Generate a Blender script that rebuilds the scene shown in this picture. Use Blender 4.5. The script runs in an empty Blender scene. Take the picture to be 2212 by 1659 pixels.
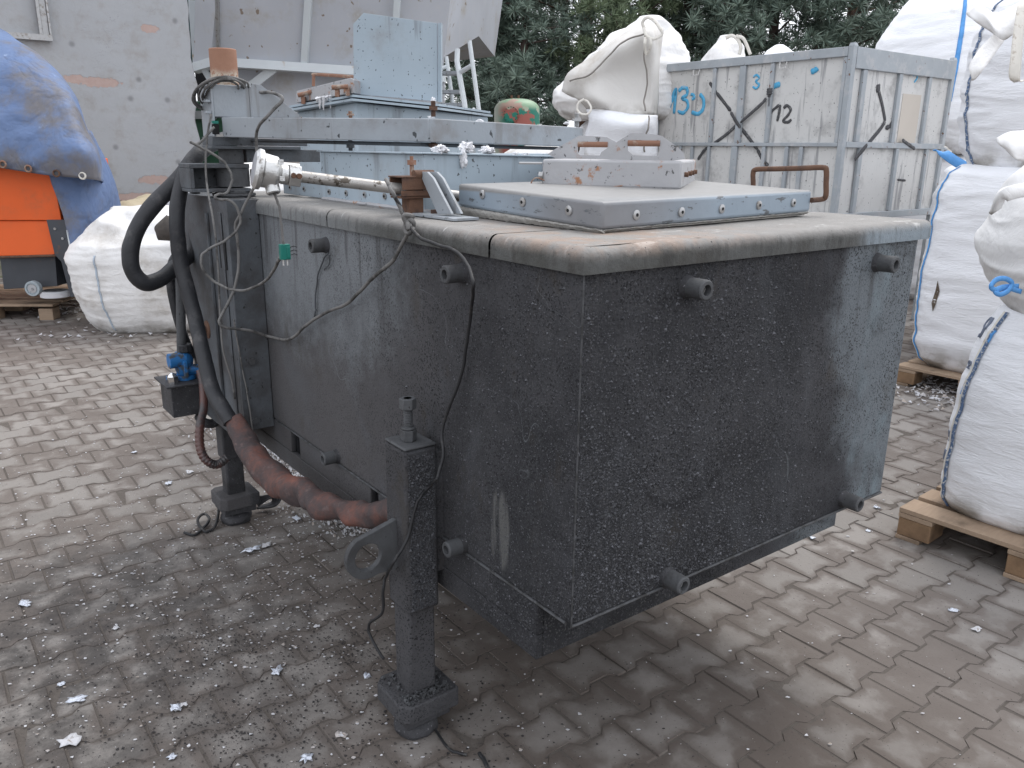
import bpy, bmesh, math, random
from mathutils import Vector, Matrix, noise
random.seed(7)
S = bpy.context.scene
# ------------------------------------------------------------------ camera, sky, sun, exposure
FPX, PITCH, ROLL, CAMZ = 1755.669, 0.2815657, 0.0119718, 1.6
CX, CY = 1106.0, 829.5                                   # a 2212 x 1659 copy of the photograph is the ruler
FW = Vector((0, math.cos(PITCH), -math.sin(PITCH))); UP0 = Vector((0, math.sin(PITCH), math.cos(PITCH))); RT0 = Vector((1, 0, 0))
RT = RT0*math.cos(ROLL) + UP0*math.sin(ROLL); UP = -RT0*math.sin(ROLL) + UP0*math.cos(ROLL)
cd = bpy.data.cameras.new("camera"); cam = bpy.data.objects.new("camera", cd); S.collection.objects.link(cam)
cam.matrix_world = Matrix(((RT.x, UP.x, -FW.x, 0), (RT.y, UP.y, -FW.y, 0), (RT.z, UP.z, -FW.z, CAMZ), (0, 0, 0, 1)))
cd.sensor_fit = 'HORIZONTAL'; cd.sensor_width = 36; cd.lens = 36*FPX/2212; cd.clip_start = .05; cd.clip_end = 600
S.camera = cam
w = bpy.data.worlds.new("World"); S.world = w; w.use_nodes = True
nt = w.node_tree; nt.nodes.clear()
sky = nt.nodes.new('ShaderNodeTexSky'); sky.sky_type = 'NISHITA'; sky.sun_disc = False
SUN_EL, SUN_AZ = math.radians(58), math.radians(35)
sky.sun_elevation = SUN_EL; sky.sun_rotation = SUN_AZ; sky.dust_density = 4; sky.air_density = 1.0; sky.altitude = 200
hs = nt.nodes.new('ShaderNodeHueSaturation'); hs.inputs['Saturation'].default_value = .32
mx = nt.nodes.new('ShaderNodeMixRGB'); mx.inputs[0].default_value = .62; mx.inputs[2].default_value = (9.6, 9.9, 10.6, 1)   # the even cloud layer
bg = nt.nodes.new('ShaderNodeBackground'); bg.inputs[1].default_value = .14
ow = nt.nodes.new('ShaderNodeOutputWorld')
nt.links.new(sky.outputs[0], hs.inputs['Color']); nt.links.new(hs.outputs[0], mx.inputs[1]); nt.links.new(mx.outputs[0], bg.inputs[0]); nt.links.new(bg.outputs[0], ow.inputs[0])
sl = bpy.data.lights.new("sun", 'SUN'); sl.energy = .9; sl.angle = math.radians(25); sl.color = (1, .96, .9)
so = bpy.data.objects.new("sun", sl); S.collection.objects.link(so)
sd = Vector((math.sin(SUN_AZ)*math.cos(SUN_EL), math.cos(SUN_AZ)*math.cos(SUN_EL), math.sin(SUN_EL)))
so.rotation_euler = sd.to_track_quat('Z', 'Y').to_euler(); so.location = (0, 0, 20)
S.view_settings.view_transform = 'Standard'; S.view_settings.look = 'None'; S.view_settings.exposure = .55; S.view_settings.gamma = 1
S.render.engine = 'CYCLES'; S.cycles.max_bounces = 6; S.cycles.use_denoising = True

# ------------------------------------------------------------------ frames and rays
YAW = 0.6450327; C0 = Vector((0.1366962, 1.5658707, 0))
BX = Vector((math.cos(YAW), math.sin(YAW), 0)); BY = Vector((-math.sin(YAW), math.cos(YAW), 0)); BZ = Vector((0, 0, 1))
MF = Matrix.Translation(C0) @ Matrix.Rotation(YAW, 4, 'Z')     # frame of the furnace: x along its right face, y along its left face
O = Vector((0, 0, CAMZ))
def ray(x, y): return FW + RT*((x-CX)/FPX) - UP*((y-CY)/FPX)
def W(x, y, Y):                                                # world point at distance Y ahead
    d = ray(x, y); return O + d*(Y/d.y)
def G(x, y, z=0):
    d = ray(x, y); return O + d*((z-CAMZ)/d.z)
def A(x, y, ax, v):                                            # world point on a plane of the furnace frame
    i = 'XYZ'.index(ax); n = (BX, BY, BZ)[i]; o = (O-C0).dot(n); d = ray(x, y); return O + d*((v-o)/d.dot(n))
def M(x, y, z): return C0 + BX*x + BY*y + BZ*z                 # furnace coordinates -> world
def L(p): q = p-C0; return Vector((q.dot(BX), q.dot(BY), q.z))

# ------------------------------------------------------------------ mesh builder
class MB:
    def __init__(s, T=None): s.b = bmesh.new(); s.T = T
    def v(s, p):
        p = Vector(p)
        if s.T is not None: p = s.T @ p
        return s.b.verts.new(p)
    def face(s, vs):
        try: return s.b.faces.new(vs)
        except ValueError: return None
    def poly(s, pts): return s.face([s.v(p) for p in pts])
    def box(s, a, c):
        x0, x1 = sorted((a[0], c[0])); y0, y1 = sorted((a[1], c[1])); z0, z1 = sorted((a[2], c[2]))
        v = [s.v(p) for p in ((x0,y0,z0),(x1,y0,z0),(x1,y1,z0),(x0,y1,z0),(x0,y0,z1),(x1,y0,z1),(x1,y1,z1),(x0,y1,z1))]
        for f in ((0,3,2,1),(4,5,6,7),(0,1,5,4),(1,2,6,5),(2,3,7,6),(3,0,4,7)): s.face([v[i] for i in f])
        return s
    def hexa(s, bot, top):                                     # 4 + 4 corner points
        n = len(bot); v = [s.v(p) for p in list(bot)+list(top)]
        s.face([v[i] for i in range(n-1, -1, -1)]); s.face([v[n+i] for i in range(n)])
        for i in range(n): j = (i+1) % n; s.face([v[i], v[j], v[n+j], v[n+i]])
        return s
    def prism(s, pts, off):                                    # polygon pushed along off
        off = Vector(off); return s.hexa([Vector(p) for p in pts], [Vector(p)+off for p in pts])
    def tube(s, pts, r, n=10, caps=True, flat=1.0, close=False):
        pts = [Vector(p) for p in pts]; m = len(pts); R = r if isinstance(r, (list, tuple)) else [r]*m
        rings = []; pu = None
        for i, p in enumerate(pts):
            if close: t = (pts[(i+1) % m]-pts[i-1]).normalized()
            else: t = (pts[min(i+1, m-1)]-pts[max(i-1, 0)]).normalized()
            if pu is None: u = t.cross(Vector((0, 0, 1)) if abs(t.z) < .9 else Vector((1, 0, 0))).normalized()
            else:
                u = pu - t*pu.dot(t); u = u.normalized() if u.length > 1e-6 else pu
            pu = u; k = t.cross(u)
            rings.append([s.v(p + (u*math.cos(2*math.pi*j/n) + k*math.sin(2*math.pi*j/n)*flat)*R[i]) for j in range(n)])
        for i in range(m if close else m-1):
            a, c = rings[i], rings[(i+1) % m]
            for j in range(n): s.face([a[j], a[(j+1) % n], c[(j+1) % n], c[j]])
        if caps and not close: s.face(rings[0][::-1]); s.face(rings[-1])
        return s
    def cyl(s, a, c, r, n=20, r2=None): return s.tube([a, c], [r, r if r2 is None else r2], n)
    def ringtube(s, a, c, r, ri, depth, n=18):                 # a pipe end with a bore at c
        a, c = Vector(a), Vector(c); t = (c-a).normalized(); u = t.cross(Vector((0, 0, 1)) if abs(t.z) < .9 else Vector((1, 0, 0))).normalized(); k = t.cross(u)
        prof = [(a, r), (c-t*.003, r), (c, r-.003), (c, ri), (c-t*depth, ri)]
        rs = [[s.v(p + (u*math.cos(2*math.pi*j/n)+k*math.sin(2*math.pi*j/n))*q) for j in range(n)] for p, q in prof]
        for i in range(len(rs)-1):
            for j in range(n): s.face([rs[i][j], rs[i][(j+1) % n], rs[i+1][(j+1) % n], rs[i+1][j]])
        s.face(rs[0][::-1]); s.face(rs[-1]); return s
    def grid(s, rows, closeu=False, closev=False):
        V = [[s.v(p) for p in r] for r in rows]; nr, nc = len(V), len(V[0])
        for i in range(nr if closev else nr-1):
            for j in range(nc if closeu else nc-1):
                s.face([V[i][j], V[i][(j+1) % nc], V[(i+1) % nr][(j+1) % nc], V[(i+1) % nr][j]])
        return V
class Root: pass
FR = {}                                                        # object -> its world matrix
def finish(name, mb, m, parent=None, bevel=0, thick=0, sub=0, sharp=.6, origin=None, seg=2, keep=False):
    b = mb.b
    if parent is not None: T = FR[parent]
    elif origin is not None: T = Matrix.Translation(origin) if isinstance(origin, Vector) else origin
    else:
        xs = [v.co for v in b.verts]; lo = [min(c[i] for c in xs) for i in range(3)]; hi = [max(c[i] for c in xs) for i in range(3)]
        T = Matrix.Translation(((lo[0]+hi[0])/2, (lo[1]+hi[1])/2, lo[2]))
    bmesh.ops.transform(b, matrix=T.inverted(), verts=b.verts)
    if not keep: bmesh.ops.recalc_face_normals(b, faces=b.faces)
    for f in b.faces: f.smooth = True
    for e in b.edges:
        if len(e.link_faces) == 2 and e.link_faces[0].normal.length > 0 and e.link_faces[1].normal.length > 0:
            if e.link_faces[0].normal.angle(e.link_faces[1].normal, 0) > sharp: e.smooth = False
    me = bpy.data.meshes.new(name); b.to_mesh(me); b.free()
    o = bpy.data.objects.new(name, me); S.collection.objects.link(o)
    if m: me.materials.append(m)
    if parent is None: o.matrix_world = T
    else: o.parent = parent
    FR[o] = T
    if thick: md = o.modifiers.new("thick", 'SOLIDIFY'); md.thickness = thick; md.offset = 0
    if bevel:
        md = o.modifiers.new("bevel", 'BEVEL'); md.width = bevel; md.segments = seg; md.limit_method = 'ANGLE'; md.angle_limit = math.radians(40)
    if sub: md = o.modifiers.new("sub", 'SUBSURF'); md.levels = sub; md.render_levels = sub
    return o
def tag(o, label, cat, group=None):
    o['label'] = label; o['category'] = cat
    if group: o['group'] = group
    return o
def thing(name, label, cat, T, group=None):
    T = Matrix.Translation(T) if isinstance(T, Vector) else T
    o = bpy.data.objects.new(name, None); S.collection.objects.link(o); o.matrix_world = T; o.empty_display_size = .1; FR[o] = T
    return tag(o, label, cat, group)
def smooth(pts, k=6):                                          # catmull-rom through points
    pts = [Vector(p) for p in pts]; P = [pts[0]*2-pts[1]]+pts+[pts[-1]*2-pts[-2]]; out = []
    for i in range(1, len(P)-2):
        for j in range(k):
            t = j/k; a, b_, c, d = P[i-1], P[i], P[i+1], P[i+2]
            out.append(.5*((2*b_)+(c-a)*t+(2*a-5*b_+4*c-d)*t*t+(3*b_-a-3*c+d)*t**3))
    out.append(pts[-1]); return out
def interp(tab, t):
    for i in range(len(tab)-1):
        if t <= tab[i+1][0]:
            a, b_ = tab[i], tab[i+1]; f = (t-a[0])/(b_[0]-a[0]+1e-9); f = max(0, min(1, f)); f = f*f*(3-2*f) if False else f
            return a[1]+(b_[1]-a[1])*f
    return tab[-1][1]

# ------------------------------------------------------------------ materials
class NT:
    def __init__(s, name, rough=.6, metal=0, spec=.4):
        s.m = bpy.data.materials.new(name); s.m.use_nodes = True; s.t = s.m.node_tree
        s.p = s.t.nodes['Principled BSDF']; s.p.inputs['Roughness'].default_value = rough; s.p.inputs['Metallic'].default_value = metal
        s.p.inputs['Specular IOR Level'].default_value = spec
        s.tc = s.t.nodes.new('ShaderNodeTexCoord'); s.co = s.tc.outputs['Object']
    def n(s, k, **kw):
        x = s.t.nodes.new(k)
        for a, v in kw.items(): setattr(x, a, v)
        return x
    def l(s, a, b): s.t.links.new(a, b)
    def val(s, x, sock):
        if hasattr(x, 'is_output'): s.l(x, sock)
        elif isinstance(x, (tuple, list)): sock.default_value = (x[0], x[1], x[2], 1) if len(sock.default_value) == 4 else x
        else: sock.default_value = x
    def math(s, op, a, b=0, clamp=False):
        x = s.n('ShaderNodeMath', operation=op); x.use_clamp = clamp; s.val(a, x.inputs[0]); s.val(b, x.inputs[1]); return x.outputs[0]
    def map(s, scale=(1, 1, 1), loc=(0, 0, 0), rot=(0, 0, 0)):
        x = s.n('ShaderNodeMapping'); s.l(s.co, x.inputs[0]); x.inputs['Scale'].default_value = scale; x.inputs['Location'].default_value = loc; x.inputs['Rotation'].default_value = rot; return x.outputs[0]
    def noise(s, scale, detail=4, rough=.55, st=(1, 1, 1), loc=(0, 0, 0), dist=0, rot=(0, 0, 0)):
        x = s.n('ShaderNodeTexNoise'); s.l(s.map(st, loc, rot), x.inputs['Vector']); x.inputs['Scale'].default_value = scale
        x.inputs['Detail'].default_value = detail; x.inputs['Roughness'].default_value = rough; x.inputs['Distortion'].default_value = dist; return x.outputs['Fac']
    def vor(s, scale, st=(1, 1, 1), feat='F1', out='Distance', rnd=1):
        x = s.n('ShaderNodeTexVoronoi', feature=feat); s.l(s.map(st), x.inputs['Vector']); x.inputs['Scale'].default_value = scale; x.inputs['Randomness'].default_value = rnd; return x.outputs[out]
    def ramp(s, x, lo, hi, a=0., b=1.):
        r = s.n('ShaderNodeMapRange'); r.clamp = True; r.interpolation_type = 'SMOOTHSTEP'
        s.val(x, r.inputs['Value']); r.inputs['From Min'].default_value = lo; r.inputs['From Max'].default_value = hi; r.inputs['To Min'].default_value = a; r.inputs['To Max'].default_value = b; return r.outputs[0]
    def mix(s, f, a, b, mode='MIX'):
        x = s.n('ShaderNodeMixRGB', blend_type=mode); s.val(f, x.inputs[0]); s.val(a, x.inputs[1]); s.val(b, x.inputs[2]); return x.outputs[0]
    def sep(s, v=None):
        x = s.n('ShaderNodeSeparateXYZ'); s.l(v or s.co, x.inputs[0]); return x.outputs
    def color(s, c): s.val(c, s.p.inputs['Base Color'])
    def bump(s, h, strength=.5, dist=.01):
        x = s.n('ShaderNodeBump'); x.inputs['Strength'].default_value = strength; x.inputs['Distance'].default_value = dist
        s.l(h, x.inputs['Height'])
        if s.p.inputs['Normal'].is_linked: s.l(s.p.inputs['Normal'].links[0].from_socket, x.inputs['Normal'])
        s.l(x.outputs[0], s.p.inputs['Normal']); return s
def simple(name, c, rough=.6, metal=0, var=.25, vs=6, dirt=None, ds=4, dlo=.5, dhi=.7, bump=0, bs=60, specks=None, streak=None, spec=.4):
    t = NT(name, rough, metal, spec); dk = tuple(v*(1-var) for v in c); lt = tuple(min(1, v*(1+var*.6)) for v in c)
    col = t.mix(t.noise(vs), dk, lt)
    if dirt: col = t.mix(t.ramp(t.noise(ds, 6, .65), dlo, dhi), col, dirt)
    if streak: col = t.mix(t.math('MULTIPLY', t.ramp(t.noise(18, 3, .6, (1, 1, .08)), .56, .68), .7), col, streak)
    if specks: col = t.mix(t.ramp(t.noise(specks[1], 2, .5, (1, 1, .8)), .68, .72), col, specks[0])
    t.color(col)
    if bump: t.bump(t.noise(bs, 5, .6), bump, .004)
    return t.m

PAINT = (.36, .43, .485)
m_blue = simple("blue_grey_paint", PAINT, .5, 0, .22, 3, (.25, .25, .25), 4, .5, .8, .15, 40, ((.07, .075, .08), 75), (.2, .22, .24))
m_arm = simple('grey_arm_paint', (.30, .325, .35), .55, 0, .22, 5, (.2, .19, .185), 4, .5, .75, .3, 60, ((.05, .055, .06), 40), (.2, .2, .2))
m_bluedark = simple("dusty_dark_paint", (.10, .11, .122), .65, 0, .3, 5, (.06, .06, .063), 7, .40, .66, .5, 90, ((.03, .03, .03), 60))
m_soot = simple("sooted_steel", (.052, .052, .057), .62, 0, .4, 8, (.026, .026, .028), 9, .45, .65, .9, 160, ((.16, .16, .17), 130))
m_sootlight = simple("grey_sooted_steel", (.082, .085, .09), .7, 0, .35, 6, (.05, .05, .052), 8, .45, .7, .6, 120, ((.03, .03, .03), 90))
m_rust = simple("rusty_steel", (.145, .078, .05), .85, 0, .4, 14, (.075, .045, .035), 20, .45, .65, .6, 150)
m_rustlight = simple("light_rusty_steel", (.26, .14, .095), .85, 0, .4, 14, (.36, .31, .26), 22, .5, .68, .5, 120)
m_rubber = simple("black_dusty_rubber", (.026, .027, .031), .5, 0, .3, 14, (.075, .073, .075), 11, .5, .72, .4, 120)
m_cable = simple("grey_dusty_cable", (.17, .165, .16), .75, 0, .3, 30, (.07, .068, .066), 12, .5, .6, .5, 200)
m_cabledark = simple("black_cable", (.022, .022, .024), .6, 0, .3, 30, (.09, .085, .08), 20, .55, .7)
m_silver = simple("silver_cast_metal", (.62, .62, .61), .35, .75, .15, 18, (.22, .2, .18), 24, .55, .68, .4, 120)
m_steel = simple("worn_zinc_steel", (.42, .42, .42), .4, .6, .2, 20, (.2, .17, .14), 18, .5, .7)
m_dark = simple("dark_void", (.012, .012, .013), .9)
m_alu = simple("white_aluminium_crust", (.78, .78, .8), .6, 0, .12, 30, (.5, .5, .52), 40, .5, .65, .6, 200)
m_green = simple("green_plastic", (.008, .16, .125), .5, 0, .15)
m_bluevalve = simple("blue_painted_cast_iron", (.022, .16, .42), .45, 0, .3, 20, (.06, .065, .07), 22, .47, .6, .4, 120)
m_wood = None
def wood(name, c, d):
    t = NT(name, .8); g = t.noise(9, 5, .6, (1, 9, 9), dist=.6); col = t.mix(g, d, c); col = t.mix(t.ramp(t.noise(5, 5), .5, .75), col, tuple(v*.5 for v in d))
    t.color(col); t.bump(t.noise(60, 4, .6, (.3, 6, 6)), .4, .003); return t.m
m_wood = wood("weathered_pallet_wood", (.42, .31, .22), (.25, .18, .125)); m_woodblock = wood("brown_chipboard_block", (.3, .19, .11), (.17, .105, .06))
def fabric(name, c=(.8, .81, .84), stain=(.5, .46, .4), fold=14, st=(1, 1, 5), amt=.5, lo=.6, hi=.85, trans=0):
    t = NT(name, .55, 0, .3); col = t.mix(t.noise(3), tuple(v*.93 for v in c), c); col = t.mix(t.ramp(t.noise(2.2, 7, .65), lo, hi), col, stain)
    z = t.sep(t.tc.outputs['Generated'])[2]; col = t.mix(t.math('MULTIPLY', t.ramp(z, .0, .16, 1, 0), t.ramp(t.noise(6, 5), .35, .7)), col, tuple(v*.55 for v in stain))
    t.color(col)
    f1 = t.noise(fold*.55, 5, .6, st, dist=.5); f1 = t.math('ABSOLUTE', t.math('SUBTRACT', f1, .5)); t.bump(f1, amt*1.0, .035)
    f2 = t.noise(fold*2.2, 4, .6, (st[0], st[1], st[2]*.7), dist=.4); t.bump(f2, amt*.5, .006); return t.m
m_bag = fabric("white_woven_bag", (.86, .87, .90), lo=.62, hi=.85, amt=.35); m_bagdirty = fabric("grubby_white_woven_bag", (.82, .81, .80), (.42, .38, .33), 12, (1, 1, 1.5), .45, .45, .8)
m_bagcrumple = fabric("crumpled_white_liner", (.84, .83, .82), (.5, .46, .42), 7, (1, 1, 1), .6, .55, .85)
m_bluestrap = simple("light_blue_strap", (.11, .34, .72), .7, 0, .25, 30, None, bump=.5, bs=200)
m_blueseam = simple("dark_blue_seam_cord", (.1, .16, .28), .8, 0, .4, 60, (.5, .52, .55), 90, .5, .6, .8, 240)
m_whiteseam = simple("cream_seam_fold", (.72, .69, .63), .7, 0, .2, 20, (.45, .4, .34), 20, .55, .7)

# ---- tank skin
def tank_skin(name, up=0.):
    t = NT(name, .55, 0, .3); x, y, z = t.sep()
    big = t.noise(2.2, 6, .6)
    clean = t.ramp(t.math('ADD', x, t.math('ADD', t.math('MULTIPLY', t.math('SUBTRACT', big, .5), .7), t.math('MULTIPLY', t.math('SUBTRACT', z, 1.0), .16))), 0.72, 1.15)
    cly = t.math('MULTIPLY', t.ramp(y, .25, 1.15), t.ramp(t.math('ADD', z, t.math('MULTIPLY', big, .3)), .75, 1.45))
    soot = t.math('SUBTRACT', 1, t.math('MAXIMUM', t.math('MULTIPLY', clean, .8), t.math('MULTIPLY', cly, .85)), True)
    paint = t.mix(t.noise(9, 5, .6, (1, 1, .35)), (.115, .13, .142), (.16, .182, .20))
    grime = t.mix(t.ramp(t.noise(2.6, 6, .72), .35, .68), (.030, .0305, .034), (.064, .064, .069))
    side = t.math('MULTIPLY', t.ramp(x, .02, .0), t.ramp(t.math('ADD', y, t.math('MULTIPLY', t.math('SUBTRACT', t.noise(3, 4, .6), .5), .4)), .2, 1.15)); grime = t.mix(side, grime, t.mix(t.noise(4, 6, .7), (.066, .063, .065), (.10, .097, .10)))
    edge = t.ramp(t.math('ADD', soot, t.math('MULTIPLY', t.math('SUBTRACT', t.noise(14, 6, .7), .5), .7)), .2, .75)
    paint = t.mix(t.math('MULTIPLY', cly, .9), paint, t.mix(t.noise(5, 6, .65, (1, 1, .5)), (.15, .158, .168), (.225, .24, .255))); col = t.mix(edge, paint, grime)
    drip = t.math('MULTIPLY', t.ramp(t.noise(26, 3, .6, (1, 1, .07)), .55, .66), t.ramp(z, .95, 1.35))
    col = t.mix(t.math('MULTIPLY', drip, .6), col, (.045, .043, .045))
    # crusted grains: dark and light ones
    g = t.n('ShaderNodeTexVoronoi'); t.l(t.co, g.inputs['Vector']); g.inputs['Scale'].default_value = 270
    gs = t.n('ShaderNodeSeparateColor'); t.l(g.outputs['Color'], gs.inputs[0])
    near = t.math('MULTIPLY', t.ramp(y, 0, .9, 1, .12), t.ramp(x, .55, 1.0, 1, .03))
    near = t.math('MULTIPLY', near, t.ramp(z, .55, 1.4, 1., .5)); near = t.math('MULTIPLY', near, t.ramp(x, .0, .02, .45, 1.))
    clump = t.ramp(t.noise(9, 5, .7), .3, .65, .35, 1.)
    lightg = t.math('MULTIPLY', t.math('MULTIPLY', t.ramp(gs.outputs[0], .72, 1.0), near), clump)
    col = t.mix(t.math('MULTIPLY', lightg, .45), col, t.mix(gs.outputs[2], (.15, .155, .18), (.26, .26, .24)))
    darkg = t.math('MULTIPLY', t.math('MULTIPLY', t.ramp(gs.outputs[1], .78, .88), t.ramp(y, 1.7, .3, .3, 1)), t.ramp(t.noise(6, 4, .7), .35, .6, .25, 1)); col = t.mix(darkg, col, (.016, .016, .018))
    pale = t.math('MULTIPLY', t.ramp(t.noise(3.2, 5, .6, (1, 1, .5), (4, 0, 0)), .56, .66), t.ramp(x, .9, 1.15)); col = t.mix(t.math('MULTIPLY', pale, .6), col, (.19, .245, .27))
    brown = t.math('MULTIPLY', t.ramp(t.noise(6, 5, .7, (1, 1, .6), (2, 2, 2)), .56, .7), .4); col = t.mix(brown, col, (.055, .045, .034))
    def arc(u, v, cu, cv, rad, w_, c2, k, lo, hi):
        du, dv = t.math('SUBTRACT', u, cu), t.math('SUBTRACT', v, cv); d = t.math('SQRT', t.math('ADD', t.math('MULTIPLY', du, du), t.math('MULTIPLY', dv, dv))); d = t.math('ABSOLUTE', t.math('SUBTRACT', d, rad))
        return t.mix(t.math('MULTIPLY', t.math('MULTIPLY', t.ramp(d, w_, 0), t.ramp(v, hi, lo)), k), col, c2)
    onB = t.math('MULTIPLY', t.ramp(x, .02, .05), 1.0)
    col = arc(x, z, .34, .97, .17, .022, (.02, .02, .023), t.math('MULTIPLY', onB, .75), .80, .98)
    onA = t.ramp(x, .004, .0)
    wy, wz = t.math('DIVIDE', t.math('SUBTRACT', y, .27), .045), t.math('DIVIDE', t.math('SUBTRACT', z, .72), .12); wd = t.math('ADD', t.math('SQRT', t.math('ADD', t.math('MULTIPLY', wy, wy), t.math('MULTIPLY', wz, wz))), t.math('MULTIPLY', t.noise(12, 4, .6), .5))
    wipe = t.math('MULTIPLY', t.math('MULTIPLY', t.ramp(wd, 1.25, 1.0), t.ramp(t.noise(30, 3, .5, (1, 1, .12)), .45, .6)), onA); col = t.mix(t.math('MULTIPLY', wipe, .7), col, (.14, .14, .135))
    scr = t.math('MULTIPLY', t.ramp(t.math('ABSOLUTE', t.math('SUBTRACT', t.noise(2.5, 2, .4, (1, 1, 2.2), (7, 3, 1), .8), .5)), .0022, 0), t.ramp(t.noise(2, 2, .5, (1, 1, 1), (9, 9, 0)), .55, .62)); col = t.mix(t.math('MULTIPLY', scr, .5), col, (.2, .22, .23))
    sm = t.math('MULTIPLY', t.ramp(t.noise(3.4, 4, .6, (1, 1, 1.6), (5, 8, 2), 1.2), .55, .70), t.ramp(x, .01, .05)); col = t.mix(t.math('MULTIPLY', sm, .55), col, (.022, .023, .027))
    sm2 = t.math('MULTIPLY', t.ramp(t.noise(2.6, 4, .6, (1, 1, .6), (1, 4, 9), 1.0), .56, .70), .4); col = t.mix(sm2, col, (.095, .10, .11))
    t.color(col); t.l(t.mix(edge, (.55, .55, .55), (.85, .85, .85)), t.p.inputs['Roughness'])
    h = t.math('MULTIPLY', t.noise(140, 4, .7), t.math('ADD', near, .25)); t.bump(h, 1.0, .009)
    t.bump(t.math('MULTIPLY', gs.outputs[0], near), .7, .003); t.bump(t.noise(7, 3), .12, .02); return t.m
m_tank = tank_skin("crusted_sooty_furnace_skin")
def top_skin():
    t = NT("dusty_top_plate", .75, 0, .3); x, y, z = t.sep()
    n1 = t.noise(3, 6, .65); col = t.mix(t.noise(16, 6, .7), (.19, .182, .172), (.31, .298, .285))
    col = t.mix(t.ramp(t.noise(9, 6, .7, (1, 3, 1)), .58, .7), col, (.48, .47, .455))
    # rust tint near the front corner
    d = t.math('ADD', t.math('ABSOLUTE', t.math('SUBTRACT', x, .16)), t.math('ABSOLUTE', t.math('SUBTRACT', y, .1)))
    col = t.mix(t.math('MULTIPLY', t.math('MULTIPLY', t.ramp(d, .75, .1), t.ramp(t.noise(9, 6, .7), .42, .62)), .42), col, (.36, .22, .14))
    # the rounded lip is painted grey-blue under soot
    lip = t.mix(t.ramp(n1, .35, .65), (.07, .07, .064), (.115, .118, .116)); lip = t.mix(t.ramp(t.noise(7, 6, .7, (1, 1, .7)), .45, .68), lip, (.06, .056, .05))
    far = t.ramp(x, .92, 1.0); lip = t.mix(far, lip, t.mix(n1, (.21, .25, .28), (.28, .32, .35)))
    farl = t.math('MULTIPLY', t.ramp(y, .6, 1.2), .85); lip = t.mix(t.math('MULTIPLY', t.ramp(t.noise(11, 5, .7, (1, 1, .35), (4, 4, 4)), .5, .66), .6), lip, (.035, .034, .033)); lip = t.mix(farl, lip, t.mix(n1, (.15, .158, .16), (.24, .25, .255)))
    f = t.ramp(t.math('ADD', z, t.math('MULTIPLY', t.math('SUBTRACT', t.noise(12, 5), .5), .02)), 1.388, 1.421)
    col = t.mix(f, lip, col)
    col = t.mix(t.math('MULTIPLY', t.math('MULTIPLY', t.ramp(t.noise(60, 4, .65, (1, 1, .12)), .5, .66), t.ramp(z, 1.42, 1.40)), .45), col, (.06, .058, .055))
    col = t.mix(t.ramp(t.noise(130, 2), .7, .74), col, (.04, .04, .04)); t.color(col)
    t.bump(t.noise(60, 6, .7), .7, .006); t.bump(t.noise(9, 3), .2, .02); return t.m
m_top = top_skin()
def lid_skin():
    t = NT("scuffed_lid_paint", .5, 0, .5); x, y, z = t.sep()
    blue = t.mix(t.noise(8, 5, .6), (.20, .25, .30), (.30, .36, .42)); grey = t.mix(t.noise(10, 5), (.15, .155, .165), (.24, .24, .25))
    d = t.math('ADD', t.math('ABSOLUTE', t.math('SUBTRACT', x, .18)), t.math('ABSOLUTE', t.math('SUBTRACT', y, .14)))
    col = t.mix(t.ramp(t.math('ADD', d, t.math('MULTIPLY', t.noise(7, 5), .3)), .22, .72), grey, blue)
    col = t.mix(t.ramp(t.noise(30, 4, .7, (.6, .6, 2)), .6, .66), col, (.1, .11, .12))
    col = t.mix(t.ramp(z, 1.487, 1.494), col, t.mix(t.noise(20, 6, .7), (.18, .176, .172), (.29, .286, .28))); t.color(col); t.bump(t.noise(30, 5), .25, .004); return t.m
m_lid = lid_skin()
def cover_skin():
    t = NT("grimy_box_cover_steel", .6, .1, .4); col = t.mix(t.noise(7, 5, .6), (.3, .3, .31), (.46, .46, .47))
    col = t.mix(t.ramp(t.noise(16, 6, .7, loc=(3, 1, 0)), .57, .66), col, (.34, .17, .09)); col = t.mix(t.ramp(t.noise(45, 3, .6), .62, .68), col, (.1, .1, .1)); t.color(col); t.bump(t.noise(40, 5), .4, .004); return t.m
m_cover = cover_skin()

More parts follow.
